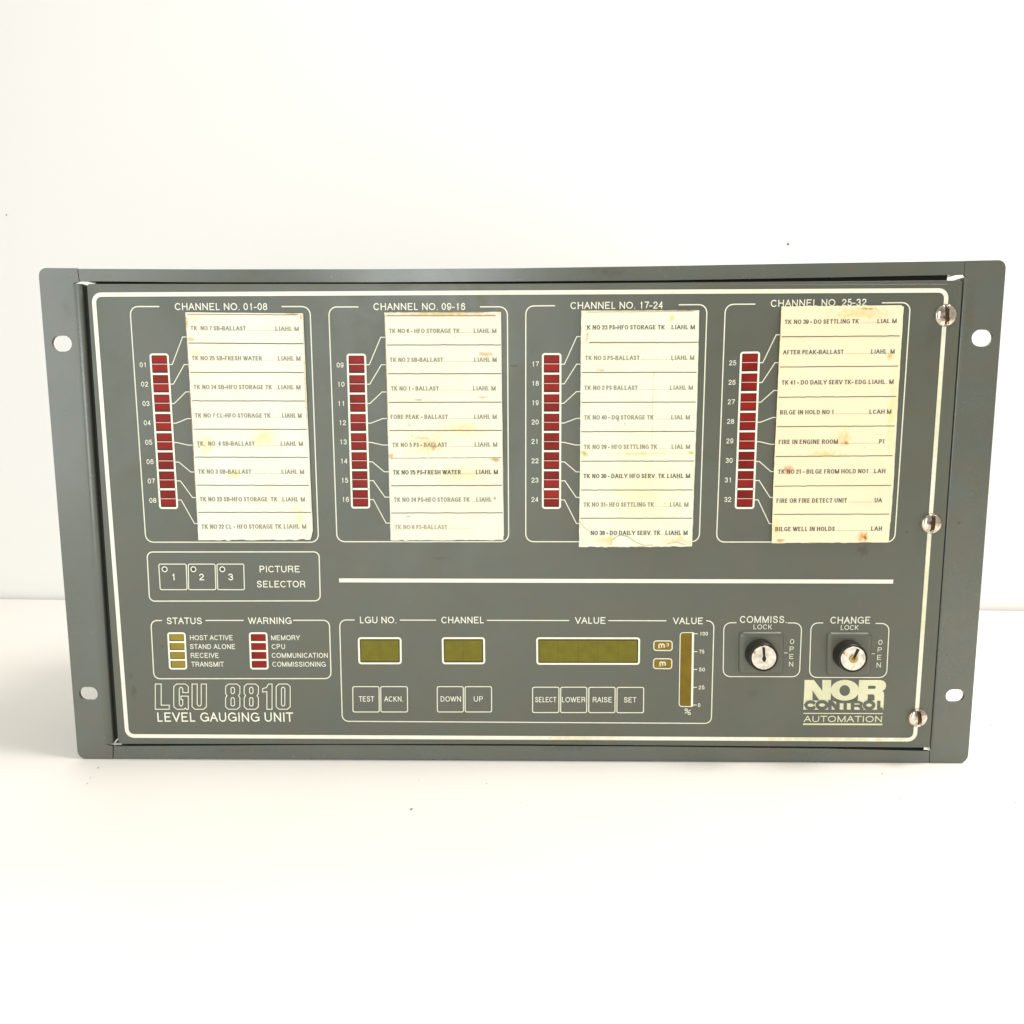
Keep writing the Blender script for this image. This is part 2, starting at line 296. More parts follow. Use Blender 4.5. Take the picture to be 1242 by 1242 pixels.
# ------------------------------------------------------------------ lettering
def arc(cx, cy, rx, ry, a0, a1, n=12):
    return [(cx + rx * math.cos(math.radians(a0 + (a1 - a0) * i / n)), cy + ry * math.sin(math.radians(a0 + (a1 - a0) * i / n))) for i in range(n + 1)]
def cr(P, n=4):
    out = []
    for i in range(len(P) - 1):
        p0 = P[max(i - 1, 0)]; p1 = P[i]; p2 = P[i + 1]; p3 = P[min(i + 2, len(P) - 1)]
        for k in range(n):
            t = k / n
            out.append(tuple(.5 * ((2 * p1[j]) + (-p0[j] + p2[j]) * t + (2 * p0[j] - 5 * p1[j] + 4 * p2[j] - p3[j]) * t * t + (-p0[j] + 3 * p1[j] - 3 * p2[j] + p3[j]) * t ** 3) for j in (0, 1)))
    return out + [P[-1]]
ov = arc(.5, .5, .5, .5, 90, 450, 20)
GL = {  # advance, side bearing, strokes
'A': (.667, .02, [[(0, 0), (.5, 1)], [(.5, 1), (1, 0)], [(.19, .36), (.81, .36)]]),
'B': (.667, .08, [[(0, 0), (0, 1)], [(0, 1), (.6, 1)] + arc(.6, .76, .32, .24, 90, -90, 8) + [(0, .52)], [(.6, .52)] + arc(.62, .26, .38, .26, 90, -90, 8) + [(0, 0)]]),
'C': (.722, .05, [arc(.53, .5, .53, .5, 38, 322, 18)]),
'D': (.722, .08, [[(0, 0), (0, 1)], [(0, 1), (.45, 1)] + arc(.45, .5, .55, .5, 90, -90, 12) + [(0, 0)]]),
'E': (.667, .08, [[(0, 0), (0, 1)], [(0, 1), (1, 1)], [(0, .52), (.92, .52)], [(0, 0), (1, 0)]]),
'F': (.611, .08, [[(0, 0), (0, 1)], [(0, 1), (1, 1)], [(0, .5), (.86, .5)]]),
'G': (.778, .05, [arc(.53, .5, .53, .5, 38, 335, 18), [(1, .0), (1, .46), (.55, .46)]]),
'H': (.722, .08, [[(0, 0), (0, 1)], [(1, 0), (1, 1)], [(0, .52), (1, .52)]]),
'I': (.278, .139, [[(0, 0), (0, 1)]]),
'J': (.5, .04, [[(1, 1), (1, .3)] + arc(.5, .28, .5, .28, 0, -180, 8)]),
'K': (.667, .08, [[(0, 0), (0, 1)], [(.95, 1), (0, .34)], [(.32, .55), (1, 0)]]),
'L': (.556, .08, [[(0, 0), (0, 1)], [(0, 0), (1, 0)]]),
'M': (.833, .08, [[(0, 0), (0, 1)], [(0, 1), (.5, 0)], [(.5, 0), (1, 1)], [(1, 1), (1, 0)]]),
'N': (.722, .08, [[(0, 0), (0, 1)], [(0, 1), (1, 0)], [(1, 0), (1, 1)]]),
'O': (.778, .045, [ov]),
'P': (.667, .08, [[(0, 0), (0, 1)], [(0, 1), (.62, 1)] + arc(.65, .73, .35, .27, 90, -90, 8) + [(0, .46)]]),
'R': (.722, .08, [[(0, 0), (0, 1)], [(0, 1), (.62, 1)] + arc(.65, .75, .33, .25, 90, -90, 8) + [(0, .5)], [(.62, .5), (.9, .36), (.93, .1), (1, 0)]]),
'S': (.667, .055, [cr([(.93, .73), (.8, .93), (.5, 1), (.2, .94), (.07, .75), (.2, .6), (.5, .52), (.83, .42), (.97, .25), (.83, .06), (.5, 0), (.15, .07), (.02, .3)])]),
'T': (.611, .02, [[(.5, 0), (.5, 1)], [(0, 1), (1, 1)]]),
'U': (.722, .08, [[(0, 1), (0, .35)] + arc(.5, .33, .5, .33, 180, 360, 12) + [(1, 1)]]),
'V': (.667, .02, [[(0, 1), (.5, 0)], [(.5, 0), (1, 1)]]),
'W': (.944, .02, [[(0, 1), (.27, 0)], [(.27, 0), (.5, 1)], [(.5, 1), (.73, 0)], [(.73, 0), (1, 1)]]),
'X': (.667, .02, [[(0, 0), (1, 1)], [(0, 1), (1, 0)]]),
'Y': (.667, .02, [[(0, 1), (.5, .42)], [(1, 1), (.5, .42)], [(.5, .42), (.5, 0)]]),
'0': (.556, .05, [ov]),
'1': (.556, .12, [[(.62, 0), (.62, 1)], [(.62, 1), (.45, .82), (.12, .76)]]),
'2': (.556, .05, [cr([(.04, .68), (.12, .88), (.48, 1), (.85, .9), (.95, .7), (.8, .5), (.35, .28), (.05, 0)]), [(.03, 0), (1, 0)]]),
'3': (.556, .05, [cr([(.04, .74), (.16, .94), (.48, 1), (.82, .92), (.9, .74), (.78, .57), (.42, .52)]), cr([(.42, .52), (.82, .46), (.97, .26), (.82, .06), (.48, 0), (.14, .07), (.02, .28)])]),
'4': (.556, .04, [[(.72, 0), (.72, 1)], [(.72, 1), (0, .27)], [(0, .27), (1, .27)]]),
'5': (.556, .05, [[(.9, 1), (.2, 1), (.1, .5)], cr([(.1, .5), (.45, .64), (.82, .55), (.97, .32), (.82, .07), (.45, 0), (.12, .08), (.02, .26)])]),
'6': (.556, .05, [cr([(.93, .76), (.8, .95), (.52, 1), (.18, .86), (.02, .48), (.12, .12), (.5, 0), (.86, .1), (.98, .32), (.84, .55), (.5, .63), (.16, .52), (.03, .36)])]),
'7': (.556, .05, [[(0, 1), (1, 1)], [(1, 1), (.55, .5), (.35, 0)]]),
'8': (.556, .05, [arc(.5, .76, .42, .24, 90, 450, 14), arc(.5, .27, .5, .27, 90, 450, 14)]),
'9': (.556, .05, [cr([(.07, .24), (.2, .05), (.48, 0), (.82, .14), (.98, .52), (.88, .88), (.5, 1), (.14, .9), (.02, .68), (.16, .45), (.5, .37), (.84, .48), (.97, .64)])]),
'.': (.278, .139, [[(0, 0), (0, .09)]]),
'-': (.333, .05, [[(0, .37), (1, .37)]]),
"'": (.19, .09, [[(0, .75), (0, 1)]]),
'?': (.556, .08, [cr([(.04, .74), (.16, .94), (.48, 1), (.82, .92), (.9, .74), (.5, .5)]), [(.5, 0), (.5, .1)]]),
'm': (.833, .08, [[(0, 0), (0, .74)], [(0, .45)] + arc(.25, .5, .25, .22, 180, 0, 6) + [(.5, 0)], [(.5, .45)] + arc(.75, .5, .25, .22, 180, 0, 6) + [(1, 0)]]),
'%': (.889, .05, [arc(.2, .76, .2, .22, 90, 450, 10), arc(.8, .24, .2, .22, 90, 450, 10), [(.78, 1), (.22, 0)]]),
' ': (.278, 0, []),
}
SER = {'A': .722, 'B': .667, 'C': .667, 'D': .722, 'E': .611, 'F': .556, 'G': .722, 'H': .722, 'I': .333, 'K': .722, 'L': .611, 'M': .889, 'N': .722, 'O': .722,
       'P': .556, 'R': .667, 'S': .556, 'T': .611, 'U': .722, 'V': .722, 'W': .944, 'Y': .722, ' ': .25, '.': .25, '-': .333, "'": .25, '?': .44}
def text(g, s, x0, x1, yc, cap, yc1=None, w=.138, serif=False, up=None, h=None, drop=()):
    """lettering whose ink runs from photo pixel x0 to x1, centred on yc, capitals cap pixels high"""
    h = g.h if h is None else h
    yc1 = yc if yc1 is None else yc1
    A = U(x0, yc, h); B_ = U(x1, yc1, h)
    xm = (x0 + x1) / 2; ym = (yc + yc1) / 2
    ch = (U(xm, ym - cap / 2, h) - U(xm, ym + cap / 2, h)).length
    d = (B_ - A).normalized(); n = Vector((-d.y, d.x))
    if up is not None: n = up.normalized()
    adv = [(SER.get(c, .5) if serif else GL[c][0]) for c in s]
    sb0 = GL[s[0]][1]; sb1 = GL[s[-1]][1]
    tot = sum(adv) - sb0 - sb1 if len(s) > 1 or s[0] != 'I' else .1
    sx = (B_ - A).length / tot
    st = w * ch
    x = -sb0
    base = A - n * ch / 2
    for c, a in zip(s, adv):
        sb = GL[c][1] if not serif else (GL[c][1] + .015 if c.isalpha() else GL[c][1] * .4)
        iw = max(0, (a - 2 * sb)) * sx
        ox = (x + sb) * sx
        if c in 'I.': ox = (x + a / 2) * sx; iw = 0
        half = st / 2
        def tr(p):
            # strokes are centre lines: keep the ink inside the box
            px = ox + (half if iw > 0 else 0) + p[0] * max(iw - 2 * half, 0)
            if c == '-': px = ox + iw * (-.05 + 1.1 * p[0])
            pz = half + p[1] * (ch - 2 * half) if c not in '.' else p[1] * ch * 1.4
            return base + d * px + n * pz
        strokes = GL[c][2] if not (serif and c == 'R') else GL[c][2][:2] + [[(.5, .5), (1.08, 0)]]
        for stroke in strokes:
            pts = [tr(p) for p in stroke]
            if serif:
                def wf(t, d=d, st=st, c=c): return st * ((1.5 if c == '-' else .95) + .32 * abs(t.dot(n)) ** 1.5)
                g.ribbon(pts, st, h=h, wf=wf)
                if c in 'AFHIKLMNPRTUVWY1BDE4':
                    for e, q in ((stroke[0], stroke[1]), (stroke[-1], stroke[-2])):
                        if abs(e[1] - q[1]) > .35 and (e[1] in (0, 1)):
                            p = tr(e); zz = (half * -.4 if e[1] == 0 else half * .4)
                            g.ribbon([p - d * ch * .17 + n * zz, p + d * ch * .17 + n * zz], st * .45, h=h)
                if c in 'TEFL':
                    for e, q in ((stroke[0], stroke[1]), (stroke[-1], stroke[-2])):
                        if abs(e[0] - q[0]) > .5 and e[0] in (0, 1) and not (c != 'T' and e[0] == 0) and e[1] in (0, 1):
                            p = tr(e); sg = -1 if e[1] == 1 else 1
                            g.ribbon([p, p + n * ch * .2 * sg], st * .5, h=h)
            else:
                if (pts[0] - pts[-1]).length < 1e-6 and len(pts) > 3: g.ribbon(pts[:-1], st, True, h=h)
                else:
                    # square the ends so corners close
                    e0 = (pts[0] - pts[1]).normalized() * half; e1 = (pts[-1] - pts[-2]).normalized() * half
                    if c != '.' and (len(stroke) == 2 or c in 'BDPRU'):
                        pts = [pts[0] + e0 * (.98 if stroke[0][1] in (0, 1) or stroke[0][0] == 0 else 0)] + pts[1:-1] + [pts[-1] + e1 * (.98 if stroke[-1][1] in (0, 1) else 0)]
                    g.ribbon(pts, st, h=h)
        x += a

def thing(name, label, cat, loc=(0, 0, 0)):
    o = bpy.data.objects.new(name, None); C.objects.link(o); o.location = loc; o['label'] = label; o['category'] = cat; o.empty_display_size = .05
    return o
def part(name, parent, label=None):
    o = bpy.data.objects.new(name, None); C.objects.link(o); o.parent = parent
    if label: o['label'] = label
    return o

# ------------------------------------------------------------------ table and wall
L = G(0, 726.4); R = G(1242, 741.2)
dl = (R - L).normalized()
bl = L - dl * 1.2; brr = R + dl * 1.2
nb = Vector((-dl.y, dl.x))                        # away from the camera
def slab(name, pts, z0, z1, m):
    g = Geo(); n = len(pts)
    vs = [(p[0], p[1], z0) for p in pts] + [(p[0], p[1], z1) for p in pts]
    g.raw(vs, [tuple(range(n, 2 * n)), tuple(reversed(range(n)))] + [(i, (i + 1) % n, n + (i + 1) % n, n + i) for i in range(n)])
    return g.build(name, m, bevel=.0008)
fl = bl - nb * 2.2; fr = brr - nb * 2.2
o = slab('table_top', [fl, fr, brr, bl], -.03, 0, M['table']); o['kind'] = 'structure'
w0 = bl + nb * .0045 - dl * .5; w1 = brr + nb * .0045 + dl * .5
o = slab('wall', [w0, w1, w1 + nb * .08, w0 + nb * .08], -.8, 1.9, M['wall']); o['kind'] = 'structure'

# specks of dust on the white top and on the wall
g = Geo()
def speck(px, py, r, wall=False):
    if wall:
        d = ray(px, py); P0 = Vector((w0.x, w0.y, 0)); nn = Vector((nb.x, nb.y, 0)); t = (P0 - CP).dot(nn) / d.dot(nn); p = CP + d * t - nn * .0003
        ax1 = Vector((dl.x, dl.y, 0)); ax2 = Vector((0, 0, 1))
    else:
        q = G(px, py); p = Vector((q.x, q.y, .0004)); ax1 = Vector((1, 0, 0)); ax2 = Vector((0, 1, 0)); r *= .72
    n = 7; dn = ax1.cross(ax2)
    ring = [p + (ax1 * math.cos(2 * PI * i / n) + ax2 * math.sin(2 * PI * i / n)) * r * random.uniform(.6, 1.2) for i in range(n)]
    g.raw(ring + [p + dn * r * .5], [(i, (i + 1) % n, n) for i in range(n)])
for a in [(119, 932, .0007), (110, 944, .0005), (106, 951, .0006), (499, 982, .0011), (590, 951, .0006), (508, 946, .0004), (1202, 880, .0009), (1196, 849, .0006), (1203, 891, .0005), (1070, 939, .0006),
          (1232, 974, .0007), (1092, 970, .0005), (724, 975, .0004), (640, 978, .0004)]: speck(*a)
for a in [(956, 296, .0013), (8, 261, .0009)]: speck(*a, wall=True)
o = g.build('dust_specks', M['speck']); o['kind'] = 'stuff'; o['label'] = 'tiny grey specks of dirt on the white table top and wall'; o['category'] = 'dirt'

# ------------------------------------------------------------------ the unit
unit = thing('control_panel_unit', 'grey green rack mounted level gauging control panel standing on the white table', 'control panel')
# frame flanges with their two oblong holes
def oblong(cx, cy, wpx, hpx, n=8):
    c = U(cx, cy, 0); a = wpx * PX / 2 * .99; b = hpx * PX / 2
    out = []
    for i in range(n + 1):
        t = -PI / 2 + PI * i / n; out.append(c + Vector((a - b + b * math.cos(t), b * math.sin(t))))
    for i in range(n + 1):
        t = PI / 2 + PI * i / n; out.append(c + Vector((-(a - b) + b * math.cos(t), b * math.sin(t))))
    return out
def corner(p, a, b, r, n=7):
    A = p + (a - p).normalized() * r; B_ = p + (b - p).normalized() * r
    return [_arc(A, p, B_, k / n) for k in range(n + 1)]
UF = lambda x, y: U(x, y, 0)
# left flange, clockwise from the outer top corner
TL, TR_, BR_, BL = UF(46.2, 324.9), UF(1220.8, 315.2), UF(1173.6, 926.0), UF(94.6, 920.7)
def flange(side, tl, bl_, st, sb, it, ib, bt, bb, holes, name, label):
    """tl/bl_ outer corners, st/sb seam corners at the outer edge, it/ib where the bend starts, bt/bb the bend's far edge"""
    g = Geo(0)
    outer = corner(tl, bl_, st, .0042) + [st, bt[0], it, ib, bb[0], sb] + corner(bl_, sb, tl, .0050)
    if side < 0: pass
    g.poly([outer] + holes, h=0, thick=.0016)
    # the rolled bend running from top to bottom and its return wall
    r = abs(bt[1].x - it.x); n = 8; vs = []; fs = []
    sgn = 1 if bt[1].x > it.x else -1
    a1 = math.radians(28); R1 = r * .80 / math.sin(a1); R2 = r * .20 / (1 - math.sin(a1))
    prof = [(R1 * math.sin(a) * sgn, R1 * (1 - math.cos(a))) for a in [a1 * k / n for k in range(n + 1)]]
    px_, py_ = prof[-1]
    prof += [(px_ + sgn * R2 * (math.sin(a) - math.sin(a1)), py_ + R2 * (math.cos(a1) - math.cos(a))) for a in [a1 + (PI / 2 - a1) * k / n for k in range(1, n + 1)]]
    prof += [(r * sgn, prof[-1][1] + .013)]
    for (dx, dy) in prof:
        vs.append((it.x + dx, dy, it.y)); vs.append((ib.x + dx, dy, ib.y))
    k = len(prof)
    for (dx, dy) in reversed(prof):
        vs.append((it.x + dx - sgn * .0012, dy + .0012, it.y)); vs.append((ib.x + dx - sgn * .0012, dy + .0012, ib.y))
    for i in range(2 * k):
        j = (i + 1) % (2 * k); fs.append((2 * i, 2 * i + 1, 2 * j + 1, 2 * j))
    fs.append(tuple(2 * i for i in range(2 * k))); fs.append(tuple(2 * i + 1 for i in reversed(range(2 * k))))
    g.raw(vs, fs)
    o = g.build(name, M['frame'], unit, label)
    me = o.data
    for p in me.polygons:
        p.use_smooth = len(p.vertices) == 4 and abs(p.normal.z) < .3 and p.index > 0
    bm_ = o.modifiers.new('bevel', 'BEVEL'); bm_.width = .0004; bm_.segments = 2; bm_.limit_method = 'ANGLE'; bm_.angle_limit = math.radians(60)
    es = o.modifiers.new('edges', 'EDGE_SPLIT'); es.split_angle = math.radians(35)
    return o
flange(-1, TL, BL, UF(93.3, 325.2), UF(136.5, 921), UF(88.6, 344.0), UF(127.8, 903), (UF(95.9, 341), UF(98.2, 344.0)), (UF(136.8, 905), UF(136.6, 903)),
       [oblong(75, 416.7, 24.5, 19), oblong(107.2, 841.4, 24.3, 17.6)], 'side_flange', 'left side flange with two oblong mounting holes')
flange(1, TR_, BR_, UF(1171.0, 316.2), UF(1127.6, 925.6), UF(1172.6, 336.0), UF(1131.2, 911), (UF(1170.0, 334), UF(1169.8, 336)), (UF(1128.2, 908), UF(1128.6, 911)),
       [oblong(1191.4, 410, 25, 19.5), oblong(1158.4, 843.9, 23.3, 16.6)], 'side_flange', 'right side flange with two oblong mounting holes')
# rails: measured edges, a rounded front and a return wall inside
def rail(topl, botl, label, top):
    g = Geo(0)
    g.poly([[UF(*p) for p in topl] + [UF(*p) for p in reversed(botl)]], h=-.0001, thick=.0016)
    o = g.build('frame_rail', M['frame'], unit, label, bevel=.0009, seg=3)
    inner = botl if top else topl
    g = Geo(0)
    P = [UF(*p) for p in inner]; P = [P[0] + (P[1] - P[0]).normalized() * .0030] + P[1:-1] + [P[-1] + (P[-2] - P[-1]).normalized() * (.0030 if top else .004)]
    sg = 1 if top else -1
    for i in range(len(P) - 1):
        a, b = P[i], P[i + 1]; up = Vector((0, .0012 * sg)); 
        vs = []
        for q in (a, b):
            for z in (0, 1):
                for y in (.0014, .015):
                    vs.append((q.x, y, q.y + z * up.y + .0001 * sg))
        g.raw(vs, [(0, 1, 3, 2), (4, 6, 7, 5), (0, 4, 5, 1), (2, 3, 7, 6), (1, 5, 7, 3), (0, 2, 6, 4)])
    g.build('return_lip', M['frame'], o)
rail([(94.3, 325.9), (250, 326.6), (450, 326.4), (621, 325.3), (800, 322.6), (1000, 319.0), (1170.3, 316.4)],
     [(96.4, 341.0), (250, 342.4), (450, 342.4), (621, 341.4), (800, 340.0), (1000, 336.6), (1169.6, 333.0)], 'narrow rail along the top of the frame', True)
rail([(138.2, 905.2), (400, 903.6), (621, 904.6), (800, 905.6), (1000, 908.0), (1127.2, 911)],
     [(137.4, 920.6), (400, 920.3), (621, 921.6), (800, 922.6), (1000, 924.4), (1126.8, 925.2)], 'narrow rail along the bottom of the frame', False)
# dark strips added to paint the shade in the gap round the door
def gap_shade(p, q, wd, h=-.0030):
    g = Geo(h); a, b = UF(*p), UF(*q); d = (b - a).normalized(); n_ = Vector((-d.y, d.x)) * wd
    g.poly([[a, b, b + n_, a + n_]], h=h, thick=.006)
    g.build('gap_shade', M['dark'], unit, 'dark strip added as shade in the gap round the door')
gap_shade((106.4, 346.5), (144.2, 904), -.0052)
gap_shade((1166.6, 341), (1127.2, 905), .0046)
gap_shade((112, 346.0), (1153, 342.0), .0045, -.0036)
gap_shade((143.5, 900.5), (1125, 905), -.0040, -.0036)
# bare bent corner tabs
g = Geo(.0006)
g.ribbon([U(137.5, 903), U(140, 899), U(143.6, 896)], 2.0 * PX)
g.build('corner_tab', M['edge'], unit, 'small bright corner tab at bottom left of the door')
g = Geo(.0006)
g.ribbon([U(1121, 904), U(1127, 908)], 1.6 * PX); g.ribbon([U(1126.5, 905), U(1128.5, 911)], 2.2 * PX)
g.build('corner_tab', M['edge'], unit, 'small bare metal corner tab at bottom right of the door')

# chassis behind the door, out of sight from the front
g = Geo(0)
x0, x1, z0, z1 = -.195, .195, .0, .225
vs = [(x, y, z) for x in (x0, x1) for y in (.0145, .13) for z in (z0, z1)]
g.raw(vs, [(0, 1, 3, 2), (4, 6, 7, 5), (0, 4, 5, 1), (2, 3, 7, 6), (1, 5, 7, 3), (0, 2, 6, 4)])
g.build('chassis', M['chassis'], unit, bevel=.001)

# door with its folded sides
ptl, ptr, pbr, pbl = U(105.4, 344.4), U(1167.6, 340.0), U(1127.6, 906.8), U(143.6, 902.2)
ptm = U(621, 344.2); pbm = U(621, 902.6)
loop = corner(ptl, pbl, ptm, .0016, 4) + [ptm] + corner(ptr, ptm, pbr, .0016, 4) + corner(pbr, ptr, pbm, .0014, 4) + [pbm] + corner(pbl, pbm, ptl, .0022, 4)
g = Geo(PF); g.poly([loop], h=PF, thick=.0145)
door = g.build('front_panel', M['film'], unit, 'grey green front door with printed control layout', bevel=.0007, seg=3)
# overlay film edge: a slightly raised sheet inside the folded rim
g = Geo(PF)
rim = [U(108.6, 347.5), U(1158.5, 344.5), U(1120.5, 903.2), U(147, 899)]
g.poly([rrect(rim, .004)], h=PF + .00018, thick=.0004)
g.build('overlay_film', M['film'], door, bevel=.00009, seg=1)
INK = PF + .00030
def ug(x, y): return U(x, y, INK)
g = Geo(INK)
g.ribbon(rrect([ug(113.4, 357.4), ug(1148.3, 352.2), ug(1109.6, 897.2), ug(154.3, 892.6)], .0040), 5.0 * PX, True)
g.build('printed_border', M['ink'], door)
g = Geo(INK)
g.ribbon([ug(411.3, 703.9), ug(1083.4, 705.4)], 5.0 * PX)
g.build('printed_bar', M['ink'], door)

def gapped_box(g, c, r, gaps, wpx, n=6):
    """rounded outline whose top side is interrupted; gaps = [(px0, px1)] along the top"""
    TLc, TRc, BRc, BLc = [ug(*p) for p in c]
    def top(px):
        t = (px - c[0][0]) / (c[1][0] - c[0][0]); return TLc.lerp(TRc, t)
    w_ = wpx * PX
    if not gaps: g.ribbon(rrect([TLc, TRc, BRc, BLc], r, n), w_, True); return
    path = [top(gaps[-1][1])] + corner(TRc, TLc, BRc, r, n) + corner(BRc, TRc, BLc, r, n) + corner(BLc, BRc, TLc, r, n) + corner(TLc, BLc, TRc, r, n) + [top(gaps[0][0])]
    g.ribbon(path, w_)
    for a, b in zip(gaps[:-1], gaps[1:]): g.ribbon([top(a[1]), top(b[0])], w_)

# ------------------------------------------------------------------ four channel groups
CH = [
 dict(box=[(157.6, 371.8), (376.0, 371.8), (386.4, 657.6), (177.0, 657.6)], gap=(193.3, 341.6), head=('CHANNEL NO. 01-08', 212.0, 324.2, 371.9, 371.9), n0=1,
      bar=[(181.2, 428.6), (204.6, 428.6), (216.5, 617.3), (193.3, 617.3)], num=((173.8, 442.4), (185.3, 606.9))),
 dict(box=[(398.7, 372.3), (615.4, 372.1), (617.0, 657.0), (408.8, 657.0)], gap=(434.8, 582.3), head=('CHANNEL NO. 09-16', 452.9, 564.3, 371.9, 371.8), n0=9,
      bar=[(420.3, 428.9), (444.0, 428.9), (449.2, 616.8), (425.9, 616.8)], num=((412.6, 442.8), (418.9, 605.8))),
 dict(box=[(637.7, 371.1), (857.6, 369.4), (848.1, 657.0), (637.7, 657.0)], gap=(673.3, 823.3), head=('CHANNEL NO. 17-24', 691.9, 804.3, 370.6, 370.0), n0=17,
      bar=[(657.2, 428.2), (681.0, 428.2), (680.5, 617.2), (657.2, 617.2)], num=((649.2, 441.4), (648.8, 605.8))),
 dict(box=[(879.8, 369.2), (1104.2, 367.0), (1085.0, 657.4), (869.0, 657.4)], gap=(916.4, 1069.7), head=('CHANNEL NO. 25-32', 934.9, 1050.9, 368.0, 366.6), n0=25,
      bar=[(897.8, 426.6), (922.0, 426.2), (914.9, 617.3), (890.9, 617.3)], num=((888.7, 440.0), (882.6, 605.8))),
]
def bil(c, u, v):
    return (c[0].lerp(c[1], u)).lerp(c[3].lerp(c[2], u), v)
def led_bar(c, n, m, name, label, split=True, parent=None):
    """white printed outline with n coloured lenses sunk in it"""
    c = [ug(*p) for p in c]
    b = part(name, unit, label) if parent is None else parent
    g = Geo(INK + .0001)
    wln = 2.3 * PX
    g.ribbon(rrect(inset(c, wln / 2), .0011, 5), wln, True)
    ci = inset(c, wln)
    H = (ci[3] - ci[0]).length
    sep = 2.4 * PX / H
    cell = (1 - sep * (n - 1)) / n
    for i in range(1, n):
        v = i * (cell + sep) - sep / 2
        g.ribbon([bil(ci, -.04, v), bil(ci, 1.04, v)], 2.4 * PX)
    g.build('bezel', M['ink'], b)
    ln = Geo(INK + .00016)
    rc = Geo(INK)
    for i in range(n):
        v0 = i * (cell + sep); v1 = v0 + cell
        segs = [(v0, (v0 + v1) / 2), ((v0 + v1) / 2, v1)] if split else [(v0, v1)]
        for (a, bb) in segs:
            q = Geo(INK); d = .1 * cell
            rc.poly([[bil(ci, .0, bb), bil(ci, 1., bb), bil(ci, 1., a), bil(ci, .0, a)]], h=INK - .00010)  # dark sheet behind, paints the shading along the lens edges
            k = [bil(ci, .06, bb - d * (1.0 if split else 1)), bil(ci, .97, bb - d * 1.0), bil(ci, .97, a + d * .3), bil(ci, .06, a + d * .3)]
            q.poly([k], h=INK + .00003, thick=.0001)
            q.build('lens', m, b)
        if split: ln.ribbon([bil(ci, -.03, (v0 + v1) / 2), bil(ci, 1.03, (v0 + v1) / 2)], 1.0 * PX)
    rc.build('recess_shade', M['red_recess_shade'] if m is M['red'] else M['recess_shade'], b)
    if split: ln.build('hairline', M['red_line'], b)
    return b
Lk = [ug(*p) for p in [(377.4 - 150 + 0, 0)]] if False else None
# leader lines, measured on the first group and repeated as the same drawing on the others
lead1 = [[(270, 457), (293, 457), (355, 291), (372, 291)], [(275, 575), (300, 575), (365, 457), (380, 457)], [(283, 692), (305, 692), (375, 622), (392, 622)], [(290, 811), (315, 811), (385, 783), (408, 783)],
         [(298, 927), (320, 927), (390, 943), (410, 943)], [(310, 1045), (332, 1045), (405, 1105), (422, 1105)], [(320, 1158.6), (342, 1158.6), (415, 1258.6), (433, 1258.6)], [(325, 1273.6), (347, 1273.6), (427, 1415.6), (440, 1415.6)]]
lead1 = [[(150 + x / 4.968, 350 + y / 4.968) for x, y in l] for l in lead1]
b1 = [ug(*p) for p in CH[0]['bar']]
for ch in CH:
    g = Geo(INK)
    gapped_box(g, ch['box'], .0042, [ch['gap']], 1.4)
    bc = [ug(*p) for p in ch['bar']]
    H1 = (b1[3] - b1[0]).length; Wd = (bc[1] - bc[0]).length
    for i, l in enumerate(lead1):
        out = []
        for k, p in enumerate(l):
            q = ug(*p)
            vz = (b1[0].y - q.y) / H1; edge = b1[1].lerp(b1[2], vz)
            e2 = bc[1].lerp(bc[2], vz)
            ofs = q.x - edge.x
            if k == 3: ofs += .0012
            out.append(Vector((e2.x + (ofs if k else -.0002), e2.y)))
        g.ribbon(out, 1.15 * PX)
    g.build('channel_outline', M['ink2'], door)
    g = Geo(INK)
    s, x0, x1, y0, y1 = ch['head']
    text(g, s, x0, x1, y0, 8.6, y1)
    g.build('heading', M['ink'], door)
    led_bar(ch['bar'], 8, M['red'], 'indicator_column', 'red indicator column for channels %02d to %02d' % (ch['n0'], ch['n0'] + 7))
    g = Geo(INK)
    a, b = ug(*ch['num'][0]), ug(*ch['num'][1])
    for i in range(8):
        # evenly spaced on the panel, so find the pixel row of each by going back through the first and last
        t = i / 7; p = a.lerp(b, t)
        # direct placement in panel space
        s = '%02d' % (ch['n0'] + i)
        hw = 4.2 * PX; chh = 5.9 * PX
        g2 = Geo(INK)
        px = ch['num'][0][0] + (ch['num'][1][0] - ch['num'][0][0]) * t; py = ch['num'][0][1] + (ch['num'][1][1] - ch['num'][0][1]) * t
        if '1' in s[0] and s[1] != '1': text(g, s, px - 3.7, px + 4.4, py, 6.0, w=.13)
        elif s[1] == '1': text(g, s, px - 4.4, px + 3.5, py, 6.0, w=.13)
        else: text(g, s, px - 4.3, px + 4.3, py, 6.0, w=.13)
    g.build('channel_numbers', M['ink'], door)

